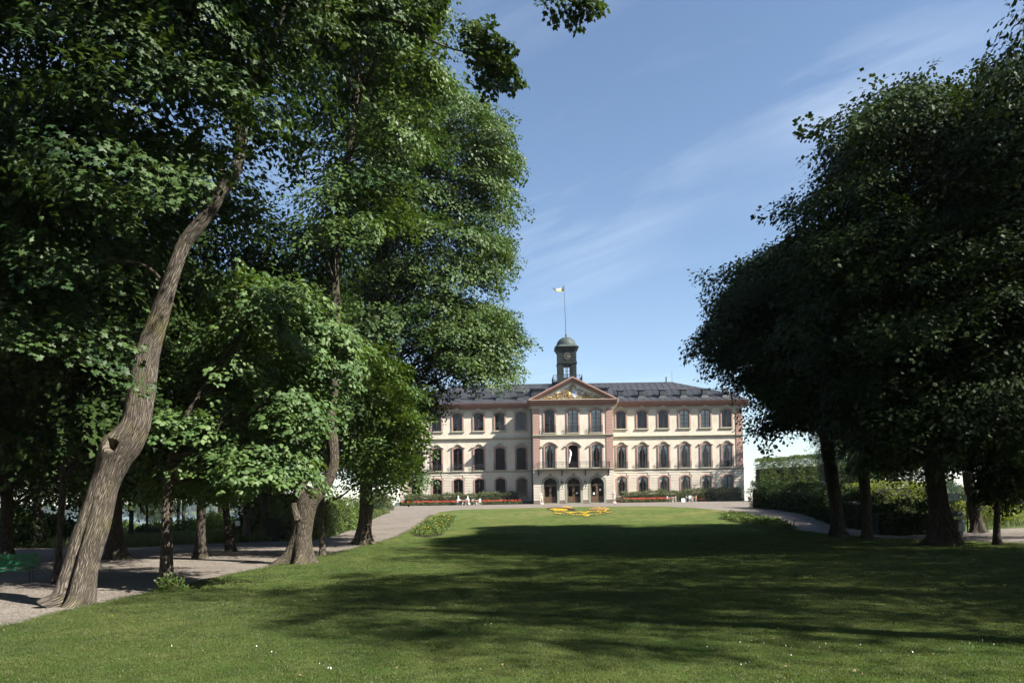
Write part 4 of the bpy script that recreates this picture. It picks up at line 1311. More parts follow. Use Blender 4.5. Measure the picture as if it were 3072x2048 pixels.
def win_meshes(kind, hw, vb, vs, rise, rows_):
    """meshes around (0, 0, 0) = middle of the opening's bottom edge on the wall face"""
    h = vs - vb
    inn = arch(0, hw, 0, h, rise, 12)
    out = arch(0, hw + 0.27, -0.02, h + 0.02, rise + 0.27, 12)
    mb = MB(); mb.ring(inn, out, -0.09, 0.05)
    inn2 = arch(0, hw + 0.07, 0, h, rise + 0.07, 12); out2 = arch(0, hw + 0.20, 0, h, rise + 0.20, 12)
    mb.ring(inn2, out2, -0.115, -0.08)
    d = {'surround': mb.mesh('surround', M['terracotta_pale'])}
    mb = MB(); mb.box(-hw - .34, hw + .34, -.2, .1, -.19, -.02); mb.box(-hw - .26, hw + .26, -.14, .1, -.3, -.192)
    d['sill'] = mb.mesh('sill', M['trim'])
    # sash frame with glazing bars
    mb = MB(); w0, w1 = 0.07, 0.15
    a2 = arch(0, hw - .002, 0.002, h, rise - .002, 12); b2 = arch(0, hw - 0.075, 0.07, h - .02, rise - .055, 12)
    mb.ring(b2, a2, w0, w1); mb.box(-hw + .08, hw - .08, w0, w1, .002, .07)
    mb.box(-0.055, 0.055, w0 - .02, w1, .072, h + rise - .08)
    for i in range(1, rows_):
        z = .07 + (h - .05) * i / (rows_ - (0.35 if rows_ > 4 else 0.2))
        for s in (-1, 1):
            u0, u1 = sorted((s * .057, s * (hw - .077))); mb.box(u0, u1, w0 + .015, w1 - .015, z - .022, z + .022)
    d['sash'] = mb.mesh('sash_frame', M['sash'])
    zs = [.07] + [.07 + (h - .05) * i / (rows_ - (0.35 if rows_ > 4 else 0.2)) for i in range(1, rows_)]
    panes = []
    for s in (-1, 1):
        u0, u1 = sorted((s * .05, s * (hw - .075)))
        for i in range(rows_):
            zb = zs[i] + .0; 
            mb = MB()
            if i < rows_ - 1:
                mb.add([(u0, .11, zb), (u1, .11, zb), (u1, .11, zs[i + 1]), (u0, .11, zs[i + 1])], [(0, 1, 2, 3)])
            else:
                q = [p for p in b2[1:-1] if u0 - .01 <= p[0] <= u1 + .01]
                pts = [(u1, zb), *[(p[0], p[1]) for p in reversed(q)], (u0, zb)]
                if s > 0: pts.insert(-1, (u0, h + rise - .05))
                else: pts.insert(1, (u1, h + rise - .05))
                mb.add([(p[0], .11, p[1]) for p in reversed(pts)], [tuple(range(len(pts)))])
            panes.append(mb.mesh('pane', M['glass']))
    d['panes'] = panes
    mb = MB()
    for k in panes:
        mb.add([v.co for v in k.vertices], [tuple(f.vertices) for f in k.polygons])
    d['panes_all'] = mb.mesh('panes', M['glass'])
    # drapes tied back to the sides
    def drape(sd, colr):
        V = []; F = []
        nu, nv = 9, 14
        top = h + rise * 0.9
        for j in range(nv + 1):
            t = j / nv
            e = np.interp(t, [0, .1, .28, .42, .55, 1], [.03, .16, .50, .66, .62, .46])
            for i in range(nu + 1):
                k = i / nu
                u = (e + (1 - e) * k) * (hw - .02)
                V.append((sd * u, 0.22 + .04 * math.sin(k * 17 + t * 2) * (.4 + t), top * (1 - t) + .03))
        for j in range(nv):
            for i in range(nu):
                q = j * (nu + 1) + i
                F.append((q, q + nu + 1, q + nu + 2, q + 1) if sd > 0 else (q, q + 1, q + nu + 2, q + nu + 1))
        m_ = MB(); m_.add(V, F); return m_.mesh('curtain', M['curtain'], True)
    d['drapes'] = [drape(-1, 0), drape(1, 0)]
    mb = MB()
    V = []; F = []
    for i in range(21):
        u = -hw + 2 * hw * i / 20
        V += [(u, .20 + .02 * math.sin(i * 1.9), 0.03), (u, .20 + .02 * math.sin(i * 1.9), h + rise)]
    for i in range(20): F.append((2 * i, 2 * i + 2, 2 * i + 3, 2 * i + 1))
    mb.add(V, F); d['blind'] = mb.mesh('blind', M['blind'])
    # hood mould over the window
    mb = MB()
    zt = h + rise + .30
    ogee = [(-1.13, zt - .16), (-.98, zt - .18), (-.8, zt - .10), (-.55, zt + .06), (-.3, zt + .30), (-.14, zt + .40), (0, zt + .44), (.14, zt + .40), (.3, zt + .30), (.55, zt + .06), (.8, zt - .10), (.98, zt - .18), (1.13, zt - .16)]
    low = [(x, z - (.13 if kind == 'F1' else .16 + .30 * math.exp(-(x / .45) ** 2))) for x, z in ogee]
    mb.ring(low, ogee, -.26, 0.02)
    mb.ring([(x * .96, z - .06) for x, z in low], [(x * .97, z) for x, z in low], -.13, 0.02)
    if kind == 'F1': mb.blob((0, -.2, zt + .26), (.13, .10, .13), 8, 5)
    d['hood'] = mb.mesh('hood', M['trim'])
    mb = MB()
    arcp = arch(0, hw + .36, h - .05, h + .08, rise + .30, 12)[1:-1]; arco = arch(0, hw + .44, h - .05, h + .12, rise + .40, 12)[1:-1]
    mb.ring(arcp, arco, -.24, 0.02)
    for s in (-1, 1): mb.box(s * (hw + .44) - .14, s * (hw + .44) + .14, -.24, .02, h - .02, h + .12)
    mb.blob((0, -.16, h + rise + .48), (.20, .09, .13), 8, 5)
    d['arch_hood'] = mb.mesh('hood', M['trim'])
    # iron basket railing
    mb = MB()
    pr, rh = .36, .95
    for z in (.08, rh * .55, rh):
        mb.tube([(-hw - .22, 0, z), (-hw - .22, -pr, z), (hw + .22, -pr, z), (hw + .22, 0, z)], .018 if z < rh else .026, 5)
    for i in range(17):
        u = -hw - .22 + (2 * hw + .44) * i / 16
        mb.tube([(u, -pr, 0.0), (u, -pr - (.06 if i % 2 else 0.0), rh * .3), (u, -pr, rh)], .011, 4)
    for s in (-1, 1):
        for k in (.12, .24): mb.tube([(s * (hw + .22), -k, 0), (s * (hw + .22), -k, rh)], .011, 4)
    d['railing'] = mb.mesh('railing', M['iron'])
    return d

WM = {'G0': win_meshes('G0', *G0, 4), 'F1': win_meshes('F1', *F1, 5), 'F2': win_meshes('F2', *F2, 4), 'C1': win_meshes('C1', *C1, 5), 'C2': win_meshes('C2', *C2, 5)}
SPEC = {'G0': G0, 'F1': F1, 'F2': F2, 'C1': C1, 'C2': C2}
def window(kind, u, w, drape=None, rail=False, hood=None, joined=False, sill=True, open_=False):
    d = WM[kind]
    o = sub('window', d['surround'], palace, (u, w, SPEC[kind][1]))
    if sill: sub('sill', d['sill'], o)
    if hood: sub('hood', d[hood], o)
    if rail: sub('railing', d['railing'], o)
    if not open_:
        sub('sash_frame', d['sash'], o)
        if joined: sub('panes', d['panes_all'], o)['kind'] = 'stuff'
        else:
            for i, p in enumerate(d['panes']):
                q = sub('pane', p, o)
                q.rotation_euler = (RNG.normal(0, .0016), 0, RNG.normal(0, .0022))
    if drape == 'drapes':
        for c in d['drapes']: sub('curtain', c, o)
    elif drape == 'blind': sub('blind', d['blind'], o, (0, 0, 0))
    return o

for i, c in enumerate(wing_cols):
    for s in (-1, 1):
        j = (s < 0 and i == 5)
        window('G0', s * c, 0, ('blind' if i == 5 else 'drapes') if s > 0 else None, joined=j, sill=True)
        window('F1', s * c, 0, 'drapes' if s > 0 else None, rail=True, hood='hood', joined=j)
        window('F2', s * c, 0, 'blind' if (s > 0 and i in (3, 4)) else None, hood='hood', joined=j)
for k, c in enumerate(centre_cols):
    window('C1', c, -PJ, 'drapes' if k != 1 else None, hood='arch_hood', open_=(k == 1), sill=False)
    window('C2', c, -PJ, 'blind' if k else None, rail=True, hood='arch_hood')
# white drape blowing in the open balcony door
mb = MB()
V = []; F = []
for j in range(15):
    t = j / 14
    wdt = .10 + .16 * math.sin(math.pi * min(1, t * 1.1)) + .05 * math.sin(t * 9)
    for i in range(7):
        k = i / 6
        V.append((-.62 + wdt * k * 1.3 + .06 * math.sin(t * 5), .18 + .09 * math.sin(k * 7 + t * 3), 2.75 - 2.05 * t))
for j in range(14):
    for i in range(6): q = j * 7 + i; F.append((q, q + 7, q + 8, q + 1))
mb.add(V, F)
o = mb.build('curtain', M['curtain'], palace, True); o.location = (0, -PJ, C1[1])

# banded ground storey
zc = 0.5; k = 0
ends = {-1: (-HALF - .03, -RH), 1: (RH, HALF + .03), 0: (-RH - .03, RH + .03)}
while zc < 4.7:
    z1 = min(zc + .345, 4.86)
    for part, (a, b) in ends.items():
        mb = MB()
        y = -PJ - .075 if part == 0 else -.075
        cols = centre_cols if part == 0 else sorted(part * c for c in wing_cols)
        e = a
        for c in cols:
            if part == 0:
                top = 2.85 + math.sqrt(max(0, 1.34 ** 2 - max(0, zc - 2.85) ** 2)) if zc < 4.1 else 0
                hw_ = 1.34 if z1 < 2.95 else (math.sqrt(max(0, 1.34 ** 2 - (zc - 2.85) ** 2)) if zc - 2.85 < 1.34 else 0)
            else:
                hw_ = .99 if zc < 3.95 else (.75 if zc < 4.2 else 0)
                if z1 < .80: hw_ = 0
            if hw_ > 0:
                mb = MB(); mb.box(e, c - hw_, y, y + .12, zc, z1); mb.build('stone_course', M['cream_stone'], palace); e = c + hw_
        mb = MB(); mb.box(e, b, y, y + .12, zc, z1)
        mb.build('stone_course', M['cream_stone'], palace)
    zc += .41; k += 1
for part, (a, b) in ends.items():
    mb = MB()
    y = -PJ - .07 if part == 0 else -.07
    if part == 0:
        e = a
        for c in centre_cols:
            mb.box(e, c - 1.3, y, y + .2, 0, .47); e = c + 1.3
        mb.box(e, b, y, y + .2, 0, .47)
    else: mb.box(a, b, y, y + .2, 0, .47)
    mb.build('plinth', M['plinth'], palace)

# string courses between the storeys
for (a, b, y) in ((-HALF - .06, -RH - .02, 0), (RH + .02, HALF + .06, 0), (-RH - .06, RH + .06, -PJ)):
    mb = MB()
    mb.xprism([(y + .04, 4.95), (y - .14, 4.97), (y - .20, 5.08), (y - .20, 5.16), (y + .04, 5.22)], a, b)
    mb.build('string_course', M['trim'], palace)
    mb = MB()
    mb.xprism([(y + .04, 9.98), (y - .10, 10.0), (y - .16, 10.08), (y - .30, 10.2), (y - .30, 10.28), (y + .04, 10.34)], a, b)
    mb.build('string_course', M['trim'], palace)

# rusticated corner strips: single blocks
mb = MB(); mb.box(-.52, .52, -.06, .06, 0, .375)
quoin = mb.mesh('quoin_block', M['terracotta'])
quoin.materials[0] = M['terracotta_pale']
for u, y in ((-HALF + .55, 0), (HALF - .55, 0), (-RH + .52, -PJ), (RH - .52, -PJ)):
    for z0, z1 in ((5.24, 9.96), (10.36, EAVE - .95 if y == 0 else EAVE - 1.05)):
        n = int((z1 - z0) / .41)
        st = (z1 - z0) / n
        for i in range(n):
            o = sub('quoin_block', quoin, palace, (u, y - .02, z0 + i * st)); o.scale = (1, 1, (st - .035) / .375)

# main cornice
def cornice(a, b, y, top, name='cornice'):
    mb = MB()
    mb.xprism([(y + .04, top - .92), (y - .05, top - .92), (y - .07, top - .72), (y - .13, top - .70), (y - .13, top - .62), (y + .04, top - .62)], a, b)
    mb.build('frieze', M['trim'], palace)
    mb = MB()
    mb.xprism([(y + .05, top - .618), (y - .14, top - .618), (y - .20, top - .42), (y - .32, top - .33), (y - .34, top - .26), (y - .86, top - .18), (y - .90, top - .05), (y - 1.04, top + .10), (y - 1.06, top + .16), (y + .05, top + .16)], a, b)
    mb.build(name, M['terracotta'], palace)
cornice(-HALF - .8, -RH - .02, 0, EAVE)
cornice(RH + .02, HALF + .8, 0, EAVE)
cornice(-RH - .6, RH + .6, -PJ, EAVE - .1)

# roof
RB = EAVE + .17
RIDGE, RW, RU = 19.55, 6.6, 17.4
BW, BV = 1.2, 16.75
mb = MB()
E = HALF + .85
pts = [(-E, -1.02, RB), (E, -1.02, RB), (E, DEEP + .9, RB), (-E, DEEP + .9, RB), (-E + 1.9, BW, BV), (E - 1.9, BW, BV), (E - 1.9, DEEP - 1.2, BV), (-E + 1.9, DEEP - 1.2, BV), (-RU, RW, RIDGE), (RU, RW, RIDGE)]
mb.add(pts, [(0, 1, 5, 4), (1, 2, 6, 5), (2, 3, 7, 6), (3, 0, 4, 7), (4, 5, 9, 8), (5, 6, 9), (6, 7, 8, 9), (7, 4, 8), (3, 2, 1, 0)])
roof = mb.build('roof', M['roof2'], palace)
# sheet panels on the front slopes with standing seams between them
def slope_panel(u0, u1, ub0, ub1, lowp, highp, name='roof_panel'):
    (w0, v0), (w1, v1) = lowp, highp
    n = Vector((0, -(v1 - v0), (w1 - w0))).normalized() * .03
    g = .022
    q = [(u0 + g, w0, v0), (u1 - g, w0, v0), (ub1 - g, w1, v1), (ub0 + g, w1, v1)]
    m_ = MB()
    t = [(a + 0, b + n.y, c + n.z) for a, b, c in q]
    m_.add([(a, b + n.y * .2, c + n.z * .2) for a, b, c in q] + t, [(4, 5, 6, 7), (0, 1, 5, 4), (1, 2, 6, 5), (2, 3, 7, 6), (3, 0, 4, 7)])
    for s0, s1 in ((u0, ub0),):
        m_.add([(s0 - .015, w0, v0), (s0 + .015, w0, v0), (s1 + .015, w1, v1), (s1 - .015, w1, v1)] + [(a, b + n.y * 2.6, c + n.z * 2.6) for a, b, c in [(s0 - .015, w0, v0), (s0 + .015, w0, v0), (s1 + .015, w1, v1), (s1 - .015, w1, v1)]],
               [(4, 5, 6, 7), (0, 1, 5, 4), (1, 2, 6, 5), (2, 3, 7, 6), (3, 0, 4, 7)])
    m_.build(name, M['roof'], roof)
np_ = 48
for i in range(np_):
    f0, f1 = -1 + 2 * i / np_, -1 + 2 * (i + 1) / np_
    slope_panel(f0 * E, f1 * E, f0 * (E - 1.9), f1 * (E - 1.9), (-1.02, RB), (BW, BV))
st = 1.045
us = np.arange(-(E - 1.9), E - 1.9 + .01, 2 * (E - 1.9) / 50)
for i in range(len(us) - 1):
    def cap(u):
        k = max(0, (abs(u) - RU) / (E - 1.9 - RU))
        return (RW + (BW - RW) * k, RIDGE + (BV - RIDGE) * k)
    a, b = us[i], us[i + 1]
    (wa, va), (wb, vb_) = cap(a), cap(b)
    n = Vector((0, -(RIDGE - BV), RW - BW)).normalized() * .03
    g = .022
    q = [(a + g, BW, BV), (b - g, BW, BV), (b - g, wb, vb_), (a + g, wa, va)]
    m_ = MB()
    if abs(wa - BW) < .05: q = q[:3]
    elif abs(wb - BW) < .05: q = [q[0], q[1], q[3]]
    t = [(x, y + n.y, z + n.z) for x, y, z in q]; kq = len(q)
    m_.add([(x, y + n.y * .2, z + n.z * .2) for x, y, z in q] + t, [tuple(range(kq, 2 * kq))] + [(j, (j + 1) % kq, (j + 1) % kq + kq, j + kq) for j in range(kq)])
    if i and wa - BW > .1:
        s_ = [(a - .018, BW, BV), (a + .018, BW, BV), (a + .018, wa, va), (a - .018, wa, va)]
        m_.add(s_ + [(x, y + n.y * 2.8, z + n.z * 2.8) for x, y, z in s_], [(4, 5, 6, 7), (0, 1, 5, 4), (1, 2, 6, 5), (2, 3, 7, 6), (3, 0, 4, 7)])
    m_.build('roof_panel', M['roof'], roof)
mb = MB(); mb.tube([(-RU, RW, RIDGE + .03), (RU, RW, RIDGE + .03)], .07, 6); mb.build('ridge_cap', M['roof'], roof)

# small square vents along the eaves and the railing between them
mb = MB()
mb.add([(-.62, -.1, 0), (.62, -.1, 0), (.62, 1.2, .35), (-.62, 1.2, .35), (-.40, .1, .34), (.40, .1, .34), (.40, 1.0, .42), (-.40, 1.0, .42)], [(0, 1, 5, 4), (1, 2, 6, 5), (2, 3, 7, 6), (3, 0, 4, 7)])
mb.box(-.40, .40, .1, 1.0, .3, .98)
mb.box(-.34, .34, .06, .098, .42, .9)
mb.add([(-.58, -.05, .98), (.58, -.05, .98), (.58, 1.15, .98), (-.58, 1.15, .98), (-.50, .05, 1.10), (.50, .05, 1.10), (.50, 1.05, 1.10), (-.50, 1.05, 1.10)], [(0, 3, 2, 1), (4, 5, 6, 7), (0, 1, 5, 4), (1, 2, 6, 5), (2, 3, 7, 6), (3, 0, 4, 7)])
vent = mb.mesh('roof_vent', M['roof2'])
vent.materials[0] = plain('dark_vent_sheet', (0.028, 0.032, 0.036), 0.5, 0.3, 3, 0, 0.2, 0.4)
for s in (-1, 1):
    for c in wing_cols:
        o = sub('roof_vent', vent, palace, (s * c, -.15, 16.0)); o.scale = (1.05, 1, 1.4)
    edges = [RH + .7] + [x for c in wing_cols for x in (c - .5, c + .5)] + [HALF - .3]
    for i in range(0, len(edges), 2):
        a, b = edges[i], edges[i + 1]
        if b - a < .3: continue
        mb = MB()
        n = max(2, int((b - a) / .15))
        for j in range(n + 1):
            u = s * (a + (b - a) * j / n); mb.tube([(u, .35, 16.3), (u, .35, 17.45)], .022, 4)
        for z in (16.55, 17.45): mb.tube([(s * a, .35, z), (s * b, .35, z)], .03, 4)
        mb.build('roof_railing', M['iron'], palace)
for s in (-1, 1):
    mb = MB(); mb.box(-1.0, 1.0, 0, 2.5, 0, 1.15); mb.box(-1.2, 1.2, -.25, 2.7, 1.15, 1.32); mb.box(-.7, .7, -.03, 0, .25, 1.0)
    mb.box(-.04, .04, -.05, -.03, .25, 1.0)
    o = mb.build('dormer', vent.materials[0], palace); o.location = (s * 5.0, 1.0, 16.75)
mb = MB(); mb.tube([(0, 0, -.3), (0, 0, .75)], .10, 8); mb.tube([(0, 0, .75), (0, 0, .85)], .13, 8)
mb.build('vent_pipe', M['iron'], palace).location = (16.2, RW - .2, RIDGE)
for u in (17.2, -17.2):
    mb = MB(); mb.tube([(0, 0, -.2), (0, 0, 1.9)], .02, 5); mb.build('lightning_rod', M['iron'], palace).location = (u, RW, RIDGE)

# pediment
PB, PA, PHW = EAVE + .08, EAVE + 3.42, RH + .62
y0 = -PJ
mb = MB()
mb.prism([(-PHW + .3, PB), (PHW - .3, PB), (0, PA - .22)], y0 - .02, y0 + .3)
mb.build('tympanum', M['white'], palace)
sl = math.atan2(PA - PB, PHW)
for s in (-1, 1):
    def rake(t0, t1, d0, d1, name, mat):
        """band along the sloping edge between depths t0..t1 below it"""
        m_ = MB()
        ca, sa = math.cos(sl), math.sin(sl)
        def pt(along, below): return (s * (PHW - along * ca - below * sa), PB + along * sa - below * ca + .12)
        L = PHW / ca
        top = PA + .12
        q = [pt(0, t0), (0, top - t0 / ca), (0, top - t1 / ca), pt(0, t1)]
        if s > 0: q = q[::-1]
        if s < 0: q = q[::-1]
        if s < 0: q = [q[0], q[1], q[2], q[3]]
        # counter-clockwise order seen from the front
        ar = sum(q[i][0] * q[(i + 1) % 4][1] - q[(i + 1) % 4][0] * q[i][1] for i in range(4))
        if ar < 0: q = q[::-1]
        m_.prism(q, d0, d1); m_.build(name, mat, palace)
    rake(0, .16, y0 - .95, y0 + .3, 'raking_cornice', M['terracotta_pale'])
    rake(.162, .34, y0 - .78, y0 + .3, 'raking_cornice', M['terracotta'])
    rake(.342, .52, y0 - .40, y0 + .3, 'raking_cornice', M['terracotta'])
    rake(.522, .72, y0 - .14, y0 + .3, 'raking_frieze', M['trim'])
mb = MB(); mb.xprism([(y0 - .95, PB - .02), (y0 - .95, PB + .05), (y0 + .02, PB + .13), (y0 + .02, PB - .02)], -PHW, PHW)
mb.build('pediment_sill', M['gutter'], palace)
# roof of the centre block running back into the main roof
mb = MB()
mb.add([(-PHW, y0 - .9, PB + .14), (0, y0 - .9, PA + .14), (PHW, y0 - .9, PB + .14), (-PHW, 5.5, PB + .14), (0, 5.5, PA + .14), (PHW, 5.5, PB + .14)], [(0, 1, 4, 3), (1, 2, 5, 4), (3, 4, 5)])
mb.add([(-PHW + .1, y0 + .31, PB - .1), (PHW - .1, y0 + .31, PB - .1), (0, y0 + .31, PA)], [(0, 1, 2)])
mb.build('gable_roof', M['roof'], palace)
# gilded arms in the pediment
r = np.random.default_rng(5)
arms = MB(); arms2 = MB()
for i in range(420):
    u = r.uniform(-4.3, 4.3); top = (1 - abs(u) / 4.9) * 2.25
    v = r.uniform(0.0, 1) ** 1.3 * max(.12, top - .25)
    if abs(u - .35) < .42 and .35 < v < 1.25: continue
    s_ = r.uniform(.04, .11)
    q = arms if (u < .1 or r.random() < .12) else arms2  # right half mostly takes the duller gold
    q.blob((u, y0 - .08 - r.uniform(0, .12), PB + .28 + v), (s_ * r.uniform(.8, 1.8), .12, s_), 6, 4, .5)
for i in range(14):
    a = i / 13 * math.pi
    arms2.blob((.05 + .45 * math.cos(a), y0 - .15, PB + 1.95 + .35 * math.sin(a)), (.11, .1, .11), 6, 4)
arms2.blob((.05, y0 - .15, PB + 2.5), (.1, .1, .2), 6, 4)
coat = arms.build('gilded_relief', M['gold'], palace, True)
arms2.build('dull_relief', M['dull_gold'], coat, True)
mb = MB()
mb.prism([(-.05, PB + 1.25), (.0, PB + .62), (.35, PB + .38), (.70, PB + .62), (.75, PB + 1.25)], y0 - .22, y0 - .04)
mb.build('shield', M['white'], coat)
for z in (.68, .95, 1.12):
    mb = MB(); mb.box(.02, .36 if z != .68 else .68, y0 - .25, y0 - .222, PB + z, PB + z + .10); mb.build('shield_bar', M['blue'], coat)
mb = MB(); mb.blob((-.55, y0 - .15, PB + .85), (.35, .14, .5), 10, 6); mb.build('shield', M['gold'], coat, True)

# doors
for k, c in enumerate(centre_cols):
    hw_, vb_, vs_, rs_ = DR
    inn = arch(c, hw_, 0, vs_, rs_, 18, True); out = arch(c, hw_ + .33, 0, vs_, rs_ + .33, 18, True)
    mb = MB(); mb.ring(inn, out, y0 - .10, y0 + .05)
    o = mb.build('door_surround', M['green_stone'], palace)
    mb = MB(); mb.prism([(c - .20, vs_ + rs_ + .02), (c + .20, vs_ + rs_ + .02), (c + .27, vs_ + rs_ + .62), (c - .27, vs_ + rs_ + .62)], y0 - .18, y0 + .03)
    mb.build('keystone', M['green_stone'], o)
    for s in (-1, 1):
        mb = MB()
        a, b = sorted((c + s * .012, c + s * (hw_ - .01)))
        yd = y0 + .28
        mb.box(a, b, yd, yd + .07, .08, 1.05)
        mb.box(a, a + .17, yd, yd + .07, 1.05, 2.72); mb.box(b - .17, b, yd, yd + .07, 1.05, 2.72); mb.box(a + .17, b - .17, yd, yd + .07, 2.55, 2.72)
        mb.box(a + .17, b - .17, yd - .02, yd, .25, .9)
        dr = mb.build('door', M['door'], palace)
        mb = MB(); mb.add([(a + .16, yd + .03, 1.04), (b - .16, yd + .03, 1.04), (b - .16, yd + .03, 2.56), (a + .16, yd + .03, 2.56)], [(0, 1, 2, 3)]); mb.build('pane', M['glass'], dr)
        mb = MB(); mb.tube([(c + s * .08, yd - .05, 1.2), (c + s * .08, yd - .05, 1.45)], .018, 5); mb.build('handle', M['gold'], dr)
        if k == 2:
            mb = MB(); zc_ = 1.42 if s < 0 else 1.98
            mb.box(c + s * .47 - .13, c + s * .47 + .13, yd - .004, yd + .012, zc_ - .16, zc_ + .16); mb.build('notice', M['paper'], dr)
        if k == 1 and s > 0:
            mb = MB(); mb.box(c + s * .47 - .14, c + s * .47 + .14, yd - .004, yd + .012, 1.4, 1.62); mb.build('notice', M['paper'], dr)
    mb = MB(); mb.box(c - hw_ + .01, c + hw_ - .01, y0 + .24, y0 + .36, 2.73, 2.87)
    fan = mb.build('fanlight', M['door'], palace)
    fa = arch(c, hw_ - .01, 2.87, 2.872, rs_ - .03, 18, True)[1:-1]
    mb = MB(); mb.ring([(c + (p[0] - c) * .9, 2.872 + (p[1] - 2.872) * .9) for p in fa], fa, y0 + .26, y0 + .34)
    ci = [(c + .36 * math.cos(a), 3.33 + .36 * math.sin(a)) for a in np.linspace(0, math.tau, 19)]
    co_ = [(c + .41 * math.cos(a), 3.33 + .41 * math.sin(a)) for a in np.linspace(0, math.tau, 19)]
    mb.ring(ci, co_, y0 + .27, y0 + .33)
    for a in (.25, .5, .75):
        if a != .5: mb.tube([(c + .4 * math.cos(a * math.pi), y0 + .3, 3.33 + .4 * math.sin(a * math.pi)), (c + .92 * math.cos(a * math.pi), y0 + .3, 2.87 + .92 * math.sin(a * math.pi))], .025, 4)
    mb.build('glazing_bar', M['door'], fan)
    mb = MB(); mb.add([(p[0], y0 + .30, p[1]) for p in fa], [tuple(range(len(fa) - 1, -1, -1))]); mb.build('pane', M['glass'], fan)
    mb = MB(); mb.box(c - 1.2, c + 1.2, y0 - .6, y0 + .4, -.05, .07); mb.build('door_step', M['green_stone'], palace)

# balcony
mb = MB(); mb.box(-5.35, 5.35, y0 - 1.15, y0 - .2, 4.98, 5.12); mb.box(-5.42, 5.42, y0 - 1.22, y0 - .2, 5.122, 5.2)
bal = mb.build('balcony', M['green_stone'], palace)
mb = MB()
for z in (5.28, 5.85, 6.15): mb.tube([(-5.3, y0 - .1, z), (-5.3, y0 - 1.1, z), (5.3, y0 - 1.1, z), (5.3, y0 - .1, z)], .026 if z > 6 else .018, 5)
for i in range(72):
    u = -5.3 + 10.6 * i / 71
    mb.tube([(u, y0 - 1.1, 5.2), (u, y0 - 1.1 - (.06 if i % 2 else 0), 5.5), (u, y0 - 1.1, 6.15)], .013 if i % 6 else .024, 4)
for s in (-1, 1):
    for j in range(6): mb.tube([(s * 5.3, y0 - .15 - .16 * j, 5.2), (s * 5.3, y0 - .15 - .16 * j, 6.15)], .013, 4)
mb.build('railing', M['iron'], bal)
for u in (-5.25, -1.75, 1.75, 5.25):
    mb = MB(); mb.xprism([(-.05, -.85), (-.05, 0), (-.95, 0), (-.95, -.1), (-.5, -.2), (-.25, -.45), (-.15, -.85)], -.07, .07)
    mb.build('bracket', M['iron'], bal).location = (u, y0, 4.978)

# gutters and downpipes
for s in (-1, 1):
    mb = MB()
    u = s * (RH + .14)
    mb.tube([(s * (RH + .75), -PJ - .75, EAVE + .05), (s * (RH + .72), -PJ - .6, EAVE - .35), (s * (RH + .5), -PJ - .3, EAVE - .8), (u, -.35, EAVE - 1.4), (u, -.25, EAVE - 2.0), (u, -.25, .5), (u + s * .15, -.3, .25), (u + s * .5, -.7, .12)], .075, 8)
    mb.build('downpipe', M['gutter'] if s > 0 else M['dark_pipe'], palace)

# dragon-headed spout on the right corner of the eaves
mb = MB()
mb.tube([(0, 0, 0), (.35, -.05, -.02), (.8, -.1, -.10), (1.15, -.14, -.22), (1.5, -.18, -.30)], [.07, .08, .10, .15, .10], 7)
mb.tube([(1.15, -.14, -.18), (1.4, -.18, .02), (1.62, -.2, .06), (1.78, -.2, .1)], [.13, .14, .08, .03], 6)
mb.tube([(1.2, -.14, -.26), (1.5, -.18, -.36), (1.75, -.2, -.40)], [.10, .06, .02], 6)
for a, b, z in ((1.15, 1.05, .42), (1.32, 1.35, .40), (1.0, .82, .22)): mb.tube([(a, -.15, -.05), (b, -.16, z * .6), (b + .08, -.16, z)], [.08, .06, .01], 5)
mb.tube([(1.65, -.2, .08), (1.8, -.2, .25), (1.9, -.2, .22), (1.86, -.2, .12)], [.03, .03, .025, .02], 5)
mb.tube([(.45, -.05, 0), (.38, -.05, .3), (.45, -.05, .55), (.62, -.05, .8), (.72, -.05, .95), (.70, -.05, 1.1)], .028, 5)
for z, dx in ((.65, .12), (.8, .2), (.95, .06)): mb.blob((.52 + dx, -.05, z), (.09, .05, .09), 6, 4)
mb.tube([(.0, -.02, -1.25), (.35, -.05, -1.0)], .012, 4); mb.tube([(.35, -.05, -1.0), (.72, -.08, -.72)], [.04, .06], 6); mb.tube([(.72, -.08, -.72), (1.1, -.12, -.3)], .012, 4)
mb.build('dragon_spout', M['iron'], palace, True).location = (HALF, -.05, EAVE - .45)

# ------------------------------------------------------------------ clock tower
TW = RW + .4
def oct_ring(hw_, ch):
    """square plan with cut corners"""
    return [(-hw_ + ch, -hw_), (hw_ - ch, -hw_), (hw_, -hw_ + ch), (hw_, hw_ - ch), (hw_ - ch, hw_), (-hw_ + ch, hw_), (-hw_, hw_ - ch), (-hw_, -hw_ + ch)]
def stack(mb, rows_, ch=.55):
    n = 8; V = []; F = []
    for h_, z in rows_: V += [(x, y, z) for x, y in oct_ring(h_, ch * h_ / 1.7)]
    for i in range(len(rows_) - 1):
        for k in range(n): F.append((i * n + k, i * n + (k + 1) % n, (i + 1) * n + (k + 1) % n, (i + 1) * n + k))
    F += [tuple(range(n - 1, -1, -1)), tuple(range((len(rows_) - 1) * n, len(rows_) * n))]
    mb.add(V, F)
TB = 17.9
mb = MB()
stack(mb, [(2.0, 0), (2.0, 1.35), (2.6, 1.5), (2.6, 1.75)], .3)          # foot and gallery floor
tower = mb.build('clock_tower', M['tower'], palace); tower.location = (0, TW, TB); tower.scale = (.93, .93, 1.0)
G_ = 1.75
mb = MB()                                                                   # four corner piers of the lantern
for sx in (-1, 1):
    for sy in (-1, 1):
        for a, b in ((1.0, 1.5),):
            mb.box(*sorted((sx * .95, sx * 1.62)), *sorted((sy * .95, sy * 1.62)), G_, G_ + 5.2)
        mb.box(*sorted((sx * 1.05, sx * 1.70)), *sorted((sy * 1.05, sy * 1.70)), G_ + 3.25, G_ + 3.4)
